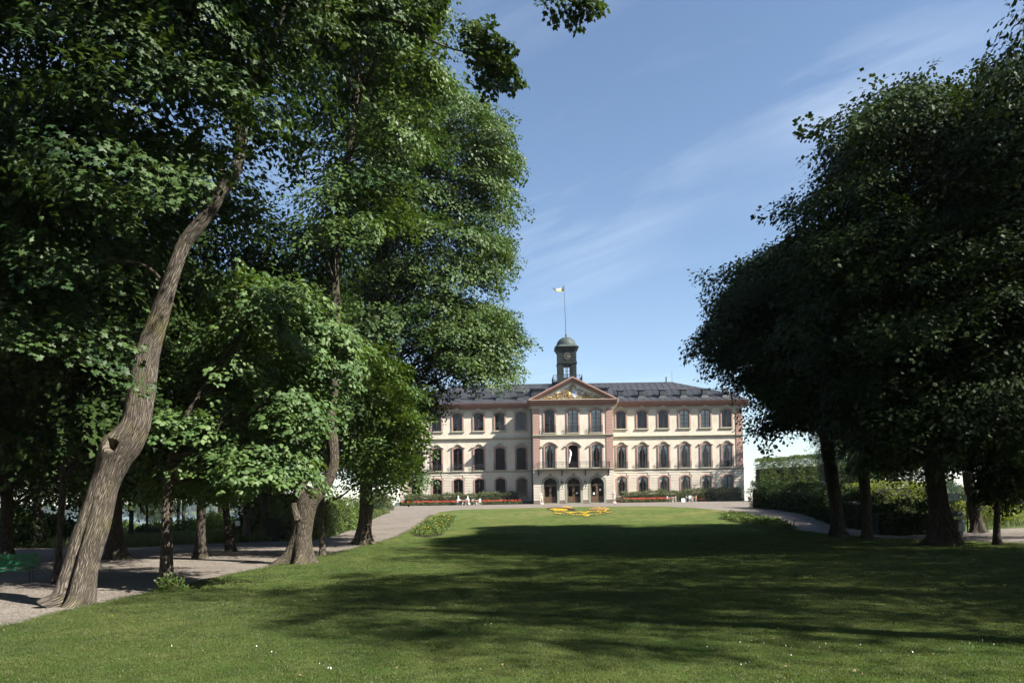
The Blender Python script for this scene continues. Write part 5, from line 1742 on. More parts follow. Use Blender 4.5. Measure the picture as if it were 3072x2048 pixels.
for sy in (-1, 1):
    mb.box(-.96, .96, sy * 1.5 - .06, sy * 1.5 + .06, G_, G_ + .75)          # parapets below the openings
    mb.box(-.96, .96, sy * 1.5 - .06, sy * 1.5 + .06, G_ + 2.95, G_ + 5.2)   # clock wall
    mb.box(sy * 1.5 - .06, sy * 1.5 + .06, -.96, .96, G_, G_ + 5.2)
    mb.box(-.055, .055, sy * 1.5 - .05, sy * 1.5 + .05, G_ + .75, G_ + 2.95)
    for s in (-1, 1):
        mb.box(*sorted((s * .62, s * .95)), sy * 1.5 - .05, sy * 1.5 + .05, G_ + .75, G_ + 2.95)
        for z in (1.3, 1.8, 2.3): mb.box(*sorted((s * .056, s * .62)), sy * 1.5 - .03, sy * 1.5 + .03, G_ + z, G_ + z + .05)
mb.build('lantern_frame', M['tower'], tower)
mb = MB(); mb.box(-1.74, 1.74, -1.74, 1.74, G_ + 3.12, G_ + 3.24); mb.build('tower_ledge', M['tower'], tower)
mb = MB()
stack(mb, [(1.62, G_ + 5.0), (1.78, G_ + 5.25), (2.1, G_ + 5.75), (2.12, G_ + 5.82)], .4)
mb.build('tower_cornice', M['tower'], tower)
mb = MB()
stack(mb, [(2.12, G_ + 5.82), (1.98, G_ + 5.98), (1.85, G_ + 6.05), (1.82, G_ + 6.18)], .5)
prof = []
for i in range(9):
    a = i / 8 * math.pi / 2
    prof.append((1.72 * math.cos(a) + .04, G_ + 6.18 + 1.5 * math.sin(a)))
mb.lathe(prof, 24)
mb.tube([(0, 0, G_ + 7.6), (0, 0, G_ + 7.95)], [.2, .08], 8); mb.blob((0, 0, G_ + 8.05), (.2, .2, .2), 8, 6)
dome = mb.build('dome', M['copper'], tower, False)
for p_ in dome.data.polygons: p_.use_smooth = False
mb = MB(); mb.lathe([(.62, 0), (.62, .06), (.5, .07)], 28)
ck = mb.build('clock_face', M['iron'], tower); ck.location = (0, -1.575, G_ + 4.3); ck.rotation_euler = (math.radians(90), 0, 0)
mb = MB(); mb.box(-.05, .52, -.05, .05, .075, .09); hd = mb.build('hour_hand', M['gold'], ck); hd.rotation_euler = (0, 0, math.radians(-12))
for i in range(12):
    a = i * math.tau / 12
    mb = MB(); mb.box(.46, .56, -.022, .022, .072, .085); q = mb.build('hour_mark', M['dull_gold'], ck); q.rotation_euler = (0, 0, a)
# gallery railing with curled iron
mb = MB()
for z in (G_ + .08, G_ + 1.05): mb.tube([(-2.5, -2.5, z), (2.5, -2.5, z), (2.5, 2.5, z), (-2.5, 2.5, z), (-2.5, -2.5, z)], .035, 5)
for sx, sy, dx, dy in ((-1, -1, 1, 0), (1, -1, 0, 1), (1, 1, -1, 0), (-1, 1, 0, -1)):
    for j in range(10):
        t = 5.0 * j / 10
        x, y = sx * 2.5 + dx * t, sy * 2.5 + dy * t
        x2, y2 = x + dx * .5, y + dy * .5
        mb.tube([(x, y, G_), (x, y, G_ + 1.1)], .03, 4)
        mb.tube([(x, y, G_ + .1), ((x + x2) / 2, (y + y2) / 2, G_ + .5), (x, y, G_ + 1.0)], .022, 4)
        mb.tube([(x2, y2, G_ + .1), ((x + x2) / 2, (y + y2) / 2, G_ + .5), (x2, y2, G_ + 1.0)], .022, 4)
mb.build('gallery_railing', M['iron'], tower)
# flagpole with swallow-tailed pennant
mb = MB(); mb.tube([(0, 0, 0), (-.1, 0, 4), (-.22, 0, 8.0)], [.075, .055, .038], 8); mb.blob((-.22, 0, 8.08), (.1, .1, .1), 8, 6); mb.tube([(0, 0, -.05), (0, 0, .2)], [.2, .12], 8)
fp = mb.build('flagpole', M['pole'], tower); fp.location = (0, 0, G_ + 8.1)
for half in (0, 1):
    V = []; F = []
    n = 16
    for i in range(n + 1):
        t = i / n
        x = -.24 - 2.05 * t
        y = .16 * math.sin(t * 7.5)
        z = 7.55 + .10 * math.sin(t * 6 + .5) - .25 * math.sin(t * 3.0) + .35 * t * t
        wd = .34 * (1 - .75 * t)
        V += [(x, y, z + (wd if half == 0 else 0)), (x, y, z + (0.02 if half == 0 else -wd))]
    for i in range(n): F.append((2 * i, 2 * i + 1, 2 * i + 3, 2 * i + 2))
    mb = MB(); mb.add(V, F)
    mb.build('pennant', M['white'] if half == 0 else M['fl_yellow'], fp, True)

# ------------------------------------------------------------------ hedges and shrubs
def hedge(label, path, width, height, key, dens, name='hedge', cat='hedge', seed=1, wav=0.08, group=None, siz=(0.8, 1.3), core_mat='twigs', flatten=True, bulge=0.0):
    """leafy body along a ground path; path rows (x, y) or (x, y, height factor)"""
    r = np.random.default_rng(seed)
    p = np.array([(q[0], q[1], (q[2] if len(q) > 2 else 1.0)) for q in path], float)
    p = spline(np.column_stack([p[:, 0], p[:, 1], np.zeros(len(p)), p[:, 2]]), max(8, int(np.linalg.norm(np.diff(p[:, :2], axis=0), axis=1).sum() / .5)))
    xy, hf = p[:, :2], p[:, 3]
    t = np.gradient(xy, axis=0); t /= np.linalg.norm(t, axis=1, keepdims=True)
    nrm = np.stack([-t[:, 1], t[:, 0]], -1)
    z0 = H(xy[:, 0], xy[:, 1])
    org = np.array([*xy[0], z0[0]])
    root = thing(name, label, cat, Vector(org), 0, group)
    # solid inner body, coloured near black to stand in for the inner shade
    V = []; F = []
    for i in range(len(xy)):
        for sd, zz in ((-1, -.1), (-1, .80), (1, .80), (1, -.1)):
            q = xy[i] + nrm[i] * sd * width * .33
            V.append((q[0] - org[0], q[1] - org[1], z0[i] + height * hf[i] * zz - org[2]))
    for i in range(len(xy) - 1):
        for k in range(4): a = i * 4 + k; b = i * 4 + (k + 1) % 4; F.append((a, b, b + 4, a + 4))
    F += [(3, 2, 1, 0), tuple(len(V) - 4 + k for k in range(4))]
    mb = MB(); mb.add(V, F); mb.build('inner_twigs', M[core_mat], root)
    seg = np.linalg.norm(np.diff(xy, axis=0), axis=1); L = seg.sum()
    n = int(dens * L * (2 * height + width))
    s = r.uniform(0, len(xy) - 1.001, n); i = s.astype(int); f = (s - i)[:, None]
    c = xy[i] * (1 - f) + xy[i + 1] * f
    nn = nrm[i]; hh = (hf[i] * (1 - f[:, 0]) + hf[i + 1] * f[:, 0]) * height
    zg = z0[i] * (1 - f[:, 0]) + z0[i + 1] * f[:, 0]
    face = r.choice(3, n, p=np.array([height, height, width]) / (2 * height + width))
    a = r.uniform(-1, 1, n)
    off = np.where(face == 0, -1, np.where(face == 1, 1, a)) * width * .5
    up = np.where(face == 2, 1.0, r.uniform(0.02, 1.0, n))
    lump = wav * (np.sin(s * 1.7 + up * 3 + seed) + np.sin(s * .61 + 2 * seed) + r.normal(0, .5, n))
    if bulge: off = off * (1 - bulge * up ** 3)
    pos = np.column_stack([c + nn * (off + np.sign(off) * lump)[:, None], zg + up * (hh + lump * (face == 2))])
    d = np.column_stack([nn * (np.where(face == 2, 0, np.sign(off)))[:, None], np.where(face == 2, 1.0, .25)])
    d = d + r.normal(0, .55, (n, 3))
    rot = frames_to_euler(d, np.array([0, 0, 1.0]) + r.normal(0, .6, (n, 3)) + 0.6 * d)
    ng, k, mat = SPR[key]
    scatter('foliage', ng, pos - org, rot, r.uniform(siz[0], siz[1], n), k, root, mat)
    return root

def bush(label, loc, rad, key, n, name='shrub', cat='shrub', seed=1, group=None, siz=(.8, 1.3)):
    r = np.random.default_rng(seed)
    root = thing(name, label, cat, loc, 0, group)
    d = unit(n, r); d[:, 2] = np.abs(d[:, 2])
    k = r.uniform(.4, 1, n)[:, None] ** .5
    q = 1 + .25 * np.sin(d[:, 0] * 4 + seed) * np.sin(d[:, 1] * 5)
    pos = d * k * np.array(rad) * q[:, None]
    rot = frames_to_euler(d + r.normal(0, .5, (n, 3)), np.array([0, 0, 1.0]) + r.normal(0, .6, (n, 3)) + .6 * d)
    ng, kk, mat = SPR[key]
    scatter('foliage', ng, pos, rot, r.uniform(siz[0], siz[1], n), kk, root, mat)
    mb = MB()
    for i in range(7):
        a = i * .9 + seed; mb.tube([(0, 0, -.03), (math.cos(a) * rad[0] * .3, math.sin(a) * rad[1] * .3, rad[2] * .45), (math.cos(a) * rad[0] * .6, math.sin(a) * rad[1] * .6, rad[2] * .75)], [.02, .015, .006], 4)
    mb.build('stem', M['bark_plain'] if False else M['stump'], root)
    return root

pal = lambda u, w: (9.27 + u, 118.0 + w)
# shrub borders in front of the wings
hedge('grey-green shrub border along the foot of the left palace wing', [(*pal(-25.6, -1.25), .9), (*pal(-20, -1.3), 1.0), (*pal(-14, -1.25), 1.05), (*pal(-9.5, -1.25), 1.15), (*pal(-8.4, -1.2), 1.1)], 1.6, 1.35, 'shrub', 30, seed=3, wav=.11, name='shrub_border', cat='shrubs')
hedge('grey-green shrub border along the foot of the right palace wing', [(*pal(7.6, -1.2), .85), (*pal(12, -1.25), 1.0), (*pal(17, -1.3), 1.0), (*pal(20, -1.3), 1.15), (*pal(25.6, -1.3), 1.15)], 1.6, 1.4, 'shrub', 30, seed=4, wav=.11, name='shrub_border', cat='shrubs')

def flower_strip(label, pts, per_m2, mats, h, seed, name='flower_bed', green='blade', jitter=.03, petal=.075, group=None, share=(0.6, 0.4), leafs=True, bloom=1.0):
    """flowers over the ground region given by world points; blossoms as small crossed blobs"""
    r = np.random.default_rng(seed)
    poly = np.array(pts, float)
    lo, hi = poly.min(0), poly.max(0)
    n = int(per_m2 * (hi - lo).prod())
    q = r.uniform(lo, hi, (max(n, 4), 2)); q = q[in_poly(q, poly)]
    z = H(q[:, 0], q[:, 1])
    org = np.array([*poly.mean(0), 0]); org[2] = float(H(org[0], org[1]))
    root = thing(name, label, 'flower bed', Vector(org), 0, group)
    # low soil mound
    b = densify([tuple(p) for p in poly], .5)
    tri = delaunay_2d_cdt([Vector(p) for p in b], [], [list(range(len(b)))], 1, 1e-4)
    co = np.array([(p.x, p.y) for p in tri[0]])
    me = np_mesh('soil', np.column_stack([co, H(co[:, 0], co[:, 1]) + .035]) - org, np.array(tri[2]), M['soil'])
    link('soil', me, root)
    if leafs:
        k = r.integers(0, len(q), int(len(q) * 1.3))
        pos = np.column_stack([q[k] + r.normal(0, .05, (len(k), 2)), z[k] + .05]) - org
        rot = frames_to_euler(r.normal(0, .5, (len(k), 3)) + np.array([0, 0, .9]), r.normal(0, 1, (len(k), 3)))
        ng, kk, mat = SPR['hedge' if green == 'blade' else green]
        scatter('foliage', ng, pos, rot, r.uniform(.5, .9, len(k)) * h / .34, kk, root, mat)
    keep = r.random(len(q)) < bloom
    q, z = q[keep], z[keep]
    which = r.choice(len(mats), len(q), p=np.array(share[:len(mats)]) / sum(share[:len(mats)]))
    for m_i, mt in enumerate(mats):
        sel = q[which == m_i]; zz = z[which == m_i]
        if len(sel) == 0: continue
        s = petal * r.uniform(.7, 1.3, len(sel))
        base = np.array([(1, 0, 0), (-.5, .87, 0), (-.5, -.87, 0), (0, 0, .7), (0, 0, -.4)])
        V = base[None] * s[:, None, None] + (np.column_stack([sel, zz + h * r.uniform(.75, 1.15, len(sel))]) - org)[:, None]
        F0 = np.array([(0, 1, 3), (1, 2, 3), (2, 0, 3), (1, 0, 4), (2, 1, 4), (0, 2, 4)])
        F = (F0[None] + 5 * np.arange(len(sel))[:, None, None]).reshape(-1, 3)
        o = link('blossoms', np_mesh('blossoms', V.reshape(-1, 3), F, M[mt]), root)
        o['kind'] = 'stuff'
    return root

def strip_u(u0, u1, w0, w1): return [pal(u0, w0), pal(u1, w0), pal(u1, w1), pal(u0, w1)]
flower_strip('red and orange flower bed before the left palace wing', strip_u(-25.8, -7.9, -3.1, -2.1), 60, ['fl_red', 'fl_orange'], .58, 5, green='shrub', share=(.6, .4), petal=.095, bloom=.85)
flower_strip('red and orange flower bed before the right palace wing', strip_u(7.4, 15.2, -3.1, -2.1), 60, ['fl_red', 'fl_orange'], .58, 6, green='shrub', share=(.6, .4), petal=.095, bloom=.85)
flower_strip('small orange flower patch in the shade at the palace corner', strip_u(18.6, 20.3, -2.9, -2.2), 40, ['fl_orange'], .36, 7, green='shade', share=(1,), petal=.085)

def px_poly(*pts): return [tuple(ground_at(*p).xy) for p in pts]
def band(pts, wpx):
    """outline of a band along a photo polyline"""
    a = [(x, y - w / 2) for (x, y), w in zip(pts, wpx)]; b = [(x, y + w / 2) for (x, y), w in zip(pts, wpx)]
    return px_poly(*(a + b[::-1]))
FB = 'pieces of the ornamental lawn bed'
flower_strip('maroon rim of the left wing-shaped ornamental bed on the lawn', band([(1643, 1528), (1660, 1526), (1685, 1526), (1705, 1528), (1726, 1532)], [3, 3.5, 4, 5, 3]), 90, ['fl_maroon'], .09, 8, group=FB, green='shade', share=(1,), petal=.05, bloom=.5)
flower_strip('yellow flowers inside the maroon-rimmed left wing of the ornamental bed', px_poly((1647, 1529), (1665, 1527.5), (1690, 1528), (1706, 1532), (1690, 1535), (1665, 1536)), 90, ['fl_yellow'], .09, 9, group=FB, share=(1,), petal=.05, bloom=.5)
flower_strip('small yellow patch behind the left wing of the ornamental bed', px_poly((1685, 1524), (1697, 1522), (1710, 1523), (1718, 1527), (1700, 1526)), 90, ['fl_yellow'], .09, 10, group=FB, share=(1,), petal=.05, bloom=.5)
flower_strip('faded pink and yellow right wing of the ornamental bed', px_poly((1762, 1530), (1775, 1526), (1795, 1523), (1815, 1524), (1832, 1530), (1815, 1534), (1780, 1533)), 70, ['fl_pink', 'fl_yellow'], .09, 11, group=FB, share=(.6, .4), petal=.05, green='shade', bloom=.5)
flower_strip('long yellow scroll of the ornamental bed on the lawn, upper line', band([(1688, 1537), (1710, 1541), (1735, 1538), (1752, 1541), (1775, 1536), (1800, 1538), (1818, 1535)], [1.5, 3, 1.5, 5, 1.5, 3, 1.5]), 90, ['fl_yellow'], .09, 12, group=FB, share=(1,), petal=.05, bloom=.5)
flower_strip('long yellow scroll of the ornamental bed on the lawn, lower line', band([(1662, 1541), (1680, 1543.5), (1710, 1546), (1735, 1546.5), (1755, 1546), (1785, 1545), (1810, 1542), (1832, 1538)], [2.2, 1.4, 1, 1, 1.6, 1, 1.4, 1.2]), 90, ['fl_yellow'], .09, 13, group=FB, share=(1,), petal=.05, bloom=.5)
flower_strip('yellow drop at the foot of the ornamental bed', px_poly((1746, 1545), (1764, 1545), (1768, 1549), (1757, 1553), (1750, 1550)), 90, ['fl_yellow'], .09, 14, group=FB, share=(1,), petal=.05, bloom=.5)
flower_strip('tall green bed with yellow lilies on the left slope of the lawn', px_poly((1236, 1608), (1262, 1590), (1300, 1566), (1330, 1556), (1362, 1562), (1350, 1580), (1326, 1606), (1290, 1612)), 34, ['fl_yellow'], .42, 15, share=(1,), petal=.045, green='hedge', bloom=.035)
flower_strip('tall green bed in half shade on the right slope of the lawn', px_poly((2162, 1553), (2200, 1546), (2260, 1556), (2330, 1566), (2385, 1590), (2330, 1592), (2262, 1577), (2200, 1566)), 34, ['fl_yellow'], .45, 16, share=(1,), petal=.03, green='hedge', bloom=.004)

# clipped hedges on the right
hp = [ground_at(x, y).xy for x, y in ((2250, 1522), (2345, 1531), (2425, 1546), (2485, 1567), (2565, 1588))]
hedge('dark low hedge bordering the right gravel path', [(hp[0][0] + 1.0, hp[0][1] + 1.0, 1.15), (hp[1][0] + 1.0, hp[1][1] + .6, 1.1), (hp[2][0] + 1.0, hp[2][1] + .5), (hp[3][0] + .9, hp[3][1] + .3), (hp[4][0] + .9, hp[4][1] + .5)], 1.4, 1.65, 'shade', 30, seed=11)
a = ground_at(2640, 1604); yh = a.y + .8
hedge('black square clipped hedge between the trunks on the right', [((px_ - 1536) / FPX * yh, yh) for px_ in (2622, 2680, 2740, 2812)], 1.3, (1604 - 1530) / FPX * yh, 'shade', 40, seed=12)
hedge('tall clipped hedge wall of sunlit leaves right of the palace', [(35.2, 109.4, .93), (39, 109.3, .97), (43, 109, 1.0), (48, 108.4, 1.06), (52, 107.8, 1.0)], 2.0, 6.1, 'hedge', 40, seed=13, wav=.07, siz=(.9, 1.4), cat='hedge', name='tall_hedge')
hedge('low yellow-green hedge beyond the right trunks', [(30.0, 68), (33.5, 68.5), (38.5, 69)], 1.4, 1.75, 'yellow', 30, seed=14)
g = G(43.0, 103)
r = R(77)
cen = np.column_stack([43 + r.normal(0, .55, 90), 103 + r.normal(0, .55, 90), g.z + r.uniform(.3, 9.2, 90)])
cen = cen[np.hypot(cen[:, 0] - 43, cen[:, 1] - 103) < 1.4 * (1 - ((cen[:, 2] - g.z) / 11) ** 2)]
tree('conifer_tree', 'dark columnar conifer beside the clipped hedge wall', [[43, 103, g.z - .05, .2], [43, 103, g.z + 4, .14], [43, 103, g.z + 9, .04]], cen, .75, 'conifer', 40, 'bark_plain', 77, nring=16, nseg=10, flatz=1.2, droop=-.5, bfrac=.4, pads=False)
# hedge and bushes on the left
hq = [ground_at(x, y).xy for x, y in ((872, 1620), (930, 1614), (1000, 1602), (1068, 1582))]
hedge('bright green leafy hedge along the left of the gravel path', [(hq[0][0] - .9, hq[0][1], .95), (hq[1][0] - .8, hq[1][1] + .2, 1.05), (hq[2][0] - .8, hq[2][1] + .2, 1.0), (hq[3][0] - .8, hq[3][1] + .3, 1.0)], 1.5, 1.5, 'hedge', 34, seed=15, wav=.13)
for i, (x, y, rr, hh, key, lb) in enumerate([(1135, 1530, 1.4, 1.8, 'shrub', 'reddish green bush at the left end of the palace beds'), (1100, 1538, 1.2, 1.2, 'shade', 'dark bush beside the path behind the tall left tree'),
                                            (515, 1776, .20, .26, 'hedge', 'small bright green sapling bush at the foot of the young lime'), (700, 1612, .5, .6, 'yellow', 'yellow-green sprouts beside the small white sign'),
                                            (860, 1612, .7, 1.2, 'hedge', 'leafy bush at the near end of the left hedge'), (1288, 1800, 0, 0, '', ''), (2960, 1562, 2.2, 1.6, 'yellow', 'yellow-green bush by the water right of the leaning trunk'),
                                            (2862, 1560, .8, 1.4, 'hedge', 'small bush behind the sign post on the right')]):
    if not lb: continue
    bush(lb, ground_at(x, y) - Vector((0, 0, .03)), (rr, rr, hh), key, int(90 + 280 * rr * hh), seed=40 + i, siz=(.8, 1.3) if rr > .3 else (.35, .6))

k = 0
for x, y, rr, hh, key in ((300, 1600, 2.4, 2.0, 'shade'), (365, 1607, 1.3, 1.1, 'hedge'), (470, 1606, 1.4, 1.0, 'hedge'), (520, 1603, 1.0, 0.8, 'shade'), (590, 1603, 1.6, 1.3, 'shade'), (640, 1604, 1.4, 1.5, 'hedge'), (655, 1598, 2.0, 1.6, 'shade'),
                          (780, 1600, 1.5, 1.3, 'shade'), (820, 1598, 1.8, 2.4, 'hedge'), (870, 1592, 1.6, 2.4, 'shade'), (100, 1632, 1.8, 1.6, 'shade'), (30, 1640, 1.8, 2.0, 'shade'), (200, 1622, 1.5, 1.2, 'shade'), (440, 1612, .8, .6, 'shade')):
    lbs = ['broad dark bush behind the leaning maple', 'low bright bush at the meadow edge left of the young lime', 'low bright bush before the lake beside the young lime', 'small dark bush right of the young lime trunk', 'dark bush behind the straight trunk in the gravel', 'leafy bush left of the forked tree', 'dark bush behind the forked tree',
           'dark bush between the pale trunks', 'tall leafy bush beside the grey lit trunk', 'tall dark bush before the hedge end', 'dark bush far left behind the bench', 'dark bush at the left edge of the grove', 'dark bush left of the leaning maple', 'little dark bush below the thin trunk by the lake']
    bush(lbs[k], ground_at(x, y) - Vector((0, 0, .05)), (rr, rr, hh), key, int(120 + 240 * rr * hh), seed=60 + k, siz=(1.0, 1.7), group='bushes of the left grove')
    k += 1

# rough meadow grass at the far edge of the left gravel and under the grove
def tuft_mesh(name, mat, nb, h, spread, seed, wdt=.006):
    r = np.random.default_rng(seed); V = []; F = []
    for i in range(nb):
        a = r.uniform(0, math.tau); rr = spread * math.sqrt(r.random())
        b = np.array([rr * math.cos(a), rr * math.sin(a), 0]); hh = h * r.uniform(.5, 1.25)
        d = r.normal(0, .42, 2); yw = r.uniform(0, math.tau)
        s = np.array([math.cos(yw), math.sin(yw), 0]) * wdt
        m_ = b + np.array([d[0] * hh * .35, d[1] * hh * .35, hh * .6]); t = b + np.array([d[0] * hh, d[1] * hh, hh])
        n = len(V); V += [b - s, b + s, m_ + s * .8, m_ - s * .8, t]
        F += [(n, n + 1, n + 2), (n, n + 2, n + 3), (n + 3, n + 2, n + 4)]
    return np_mesh(name, V, F, mat)
def tuft_set(key, mat, nb, h, spread, wdt):
    objs = [bpy.data.objects.new(f'{key}_{i}', tuft_mesh(f'{key}_{i}', mat, nb, h, spread, 300 + i, wdt)) for i in range(5)]
    SPR[key] = (gn_instancer(key, objs), 5, mat)
tuft_set('lawn_near', M['blade'], 44, .016, .11, .0022)
tuft_set('lawn_mid', M['blade'], 40, .019, .21, .005)
tuft_set('meadow', M['meadow_blade'], 18, .34, .16, .010)

def strew(name, label, pos, key, smin, smax, seed, cat='grass'):
    r = np.random.default_rng(seed); n = len(pos)
    rot = np.column_stack([r.normal(0, .12, n), r.normal(0, .12, n), r.uniform(0, math.tau, n)])
    ng, k, mat = SPR[key]
    o = scatter(name, ng, pos, rot, r.uniform(smin, smax, n), k, None, mat)
    tag(o, label, cat, kind='stuff')
    return o
def wedge(n, y0, y1, r, power=1.0):
    y = np.sqrt(r.uniform(y0 * y0, y1 * y1, n)); x = r.uniform(-.72, .72, n) * y
    return np.column_stack([x, y])
LB = np.array(LAWN_B)
r = R(91)
q = wedge(30000, 6.3, 16, r); q = q[r.random(len(q)) < np.clip((16.5 - q[:, 1]) / 5, 0, 1)]; q = q[in_poly(q, LB)]
qe = []
for a_, b_ in zip(LB, np.roll(LB, -1, 0)):       # ragged edge along the gravel
    if 5 < a_[1] < 60 and a_[0] < 20:
        L = np.hypot(*(b_ - a_)); m = int(L * (22 if a_[1] < 25 else 10)); t = r.random(m)[:, None]
        qe.append(a_ + (b_ - a_) * t + r.normal(0, .05, (m, 2)))
qe = np.concatenate(qe)
q = np.concatenate([q, qe[qe[:, 1] < 22]])
strew('grass', 'short mown grass blades of the near lawn', np.column_stack([q, H(q[:, 0], q[:, 1]) + .015]), 'lawn_near', .7, 1.35, 1)
q = wedge(40000, 11, 40, r); q = q[r.random(len(q)) < np.clip((40 - q[:, 1]) / 22, 0, 1) * np.clip((q[:, 1] - 10.5) / 4, 0, 1)]; q = q[in_poly(q, LB)]
q = np.concatenate([q, qe[qe[:, 1] >= 22]])
strew('grass', 'short mown grass blades of the farther lawn', np.column_stack([q, H(q[:, 0], q[:, 1]) + .015]), 'lawn_mid', .7, 1.3, 2)
GBp = np.array(GRAVEL_B)
q = np.column_stack([r.uniform(-48, -6, 16000), r.uniform(38, 95, 16000)])
q = q[~in_poly(q, GBp) & ~in_poly(q, LB)]
strew('grass', 'rough meadow grass around the left grove', np.column_stack([q, H(q[:, 0], q[:, 1]) - .04]), 'meadow', .7, 1.5, 3)
q = np.column_stack([r.uniform(22, 70, 9000), r.uniform(40, 105, 9000)])
q = q[~in_poly(q, GBp) & ~in_poly(q, LB)]
strew('grass', 'rough meadow grass on the right beyond the trees', np.column_stack([q, H(q[:, 0], q[:, 1]) - .04]), 'meadow', .7, 1.4, 4)
# daisies and fallen petals
def specks(label, name, pts, mt, size, seed):
    r = np.random.default_rng(seed); V = []; F = []
    for x, y in pts:
        z = float(H(x, y)) + .045; s = size * r.uniform(.6, 1.4); n = len(V)
        for k in range(5): a = k * math.tau / 5 + r.random(); V.append((x + s * math.cos(a), y + s * math.sin(a), z + r.normal(0, .006)))
        V.append((x, y, z + .008)); F += [(n + k, n + (k + 1) % 5, n + 5) for k in range(5)]
    o = link(name, np_mesh(name, V, F, M[mt])); tag(o, label, 'flowers', kind='stuff')
pts = []
for cx, cy_, n, sp in ((2230, 1925, 5, 40), (2300, 1945, 5, 90), (2600, 1950, 5, 140), (2250, 1990, 5, 160), (1000, 2012, 6, 22), (2900, 1940, 4, 90), (600, 1950, 4, 200), (1500, 1870, 3, 120), (1800, 1760, 3, 60)):
    for _ in range(n):
        pts.append(tuple(ground_at(cx + r.normal(0, sp), min(2030, cy_ + r.normal(0, 10))).xy))
specks('tiny white daisies scattered in the near lawn', 'daisies', pts, 'fl_white', .006, 5)
pts = [tuple(ground_at(x, y).xy) for x, y in ((337, 1855), (820, 1988), (460, 1921))]
specks('few yellow dandelions in the near lawn', 'dandelions', pts, 'fl_yellow', .013, 6)

rr_ = R(314)
pts = [(x, y) for x, y in zip(rr_.uniform(-16, 9, 420), rr_.uniform(6.5, 34, 420)) if abs(x) < .7 * y]
specks('dry brown leaves and petals fallen on lawn and gravel', 'fallen_leaves', pts, 'stump', .014, 7)

# ------------------------------------------------------------------ statues, lamps, furniture, people
def figure(name, joints, bones, parent, mats, pick):
    """one continuous body grown over a skeleton; pick(co) -> material slot"""
    me = bpy.data.meshes.new(name)
    keys = list(joints)
    me.from_pydata([joints[k][0] for k in keys], [(keys.index(a), keys.index(b)) for a, b in bones], [])
    o = bpy.data.objects.new(name, me); COL.objects.link(o)
    o.modifiers.new('skin', 'SKIN')
    for i, k in enumerate(keys):
        rr = joints[k][1]
        me.skin_vertices[0].data[i].radius = (rr, rr) if not hasattr(rr, '__len__') else rr
    me.skin_vertices[0].data[0].use_root = True
    sb = o.modifiers.new('sub', 'SUBSURF'); sb.levels = 2; sb.render_levels = 2
    dg = bpy.context.evaluated_depsgraph_get(); dg.update()
    res = bpy.data.meshes.new_from_object(o.evaluated_get(dg))
    bpy.data.objects.remove(o)
    res.materials.clear()
    for m_ in mats: res.materials.append(m_)
    for p_ in res.polygons:
        p_.use_smooth = True; p_.material_index = pick(p_.center)
    res.name = name
    return link(name, res, parent)

def standing(k=1.0, tilt=0.0):
    j = {'pelvis': ((0, 0, .95), .15), 'waist': ((.01, 0, 1.12), .125), 'chest': ((.0, -.01, 1.36), (.175, .12)), 'neck': ((0, 0, 1.53), .06), 'head': ((.0, -.02, 1.66), .10), 'crown': ((.0, -.01, 1.76), .085),
         'hl': ((-.10, 0, .88), .11), 'kl': ((-.12, -.03, .48), .075), 'al': ((-.12, .03, .08), .05), 'tl': ((-.14, -.13, .04), .04), 'hr': ((.10, 0, .88), .11), 'kr': ((.15, -.10, .48), .075), 'ar': ((.16, -.02, .08), .05), 'tr': ((.18, -.18, .04), .04),
         'sl': ((-.20, 0, 1.44), .065), 'el': ((-.27, -.03, 1.16), .05), 'wl': ((-.16, -.18, 1.0), .04), 'gl': ((-.10, -.22, 1.0), .04), 'sr': ((.20, 0, 1.44), .065), 'er': ((.29, -.06, 1.20), .05), 'wr': ((.20, -.20, 1.36), .04), 'gr': ((.14, -.22, 1.42), .04)}
    b = [('pelvis', 'waist'), ('waist', 'chest'), ('chest', 'neck'), ('neck', 'head'), ('head', 'crown'), ('pelvis', 'hl'), ('hl', 'kl'), ('kl', 'al'), ('al', 'tl'), ('pelvis', 'hr'), ('hr', 'kr'), ('kr', 'ar'), ('ar', 'tr'),
         ('chest', 'sl'), ('sl', 'el'), ('el', 'wl'), ('wl', 'gl'), ('chest', 'sr'), ('sr', 'er'), ('er', 'wr'), ('wr', 'gr')]
    return {a: (tuple(c * k for c in p), (tuple(q * k for q in r_) if hasattr(r_, '__len__') else r_ * k)) for a, (p, r_) in j.items()}, b
for u, lb, rz in ((-5.0, 'pale stone statue left of the palace doors', .25), (5.75, 'pale stone statue right of the palace doors', -.2)):
    x, y = pal(u, -PJ - 1.5)
    t = thing('statue', lb, 'statue', (x, y, float(H(x, y))), rz, 'statues flanking the doors')
    j, b = standing(.92)
    j = {k: ((p[0], p[1], p[2] + .16), r_) for k, (p, r_) in j.items()}
    figure('figure', j, b, t, [M['stone']], lambda c: 0)
    mb = MB(); mb.lathe([(.36, -.03), (.36, .10), (.31, .12), (.31, .17)], 12); mb.build('base', M['stone'], t)
    V = []; F = []
    for i in range(9):
        for k in range(7):
            V.append((.06 + .16 * k / 6 - .05 * i / 8, .10 + .05 * math.sin(k * 1.6 + i * .4), 1.25 - 1.05 * i / 8))
    for i in range(8):
        for k in range(6): a = i * 7 + k; F.append((a, a + 7, a + 8, a + 1))
    mb = MB(); mb.add(V, F); o = mb.build('drapery', M['stone'], t, True)
    sm = o.modifiers.new('thick', 'SOLIDIFY'); sm.thickness = .05

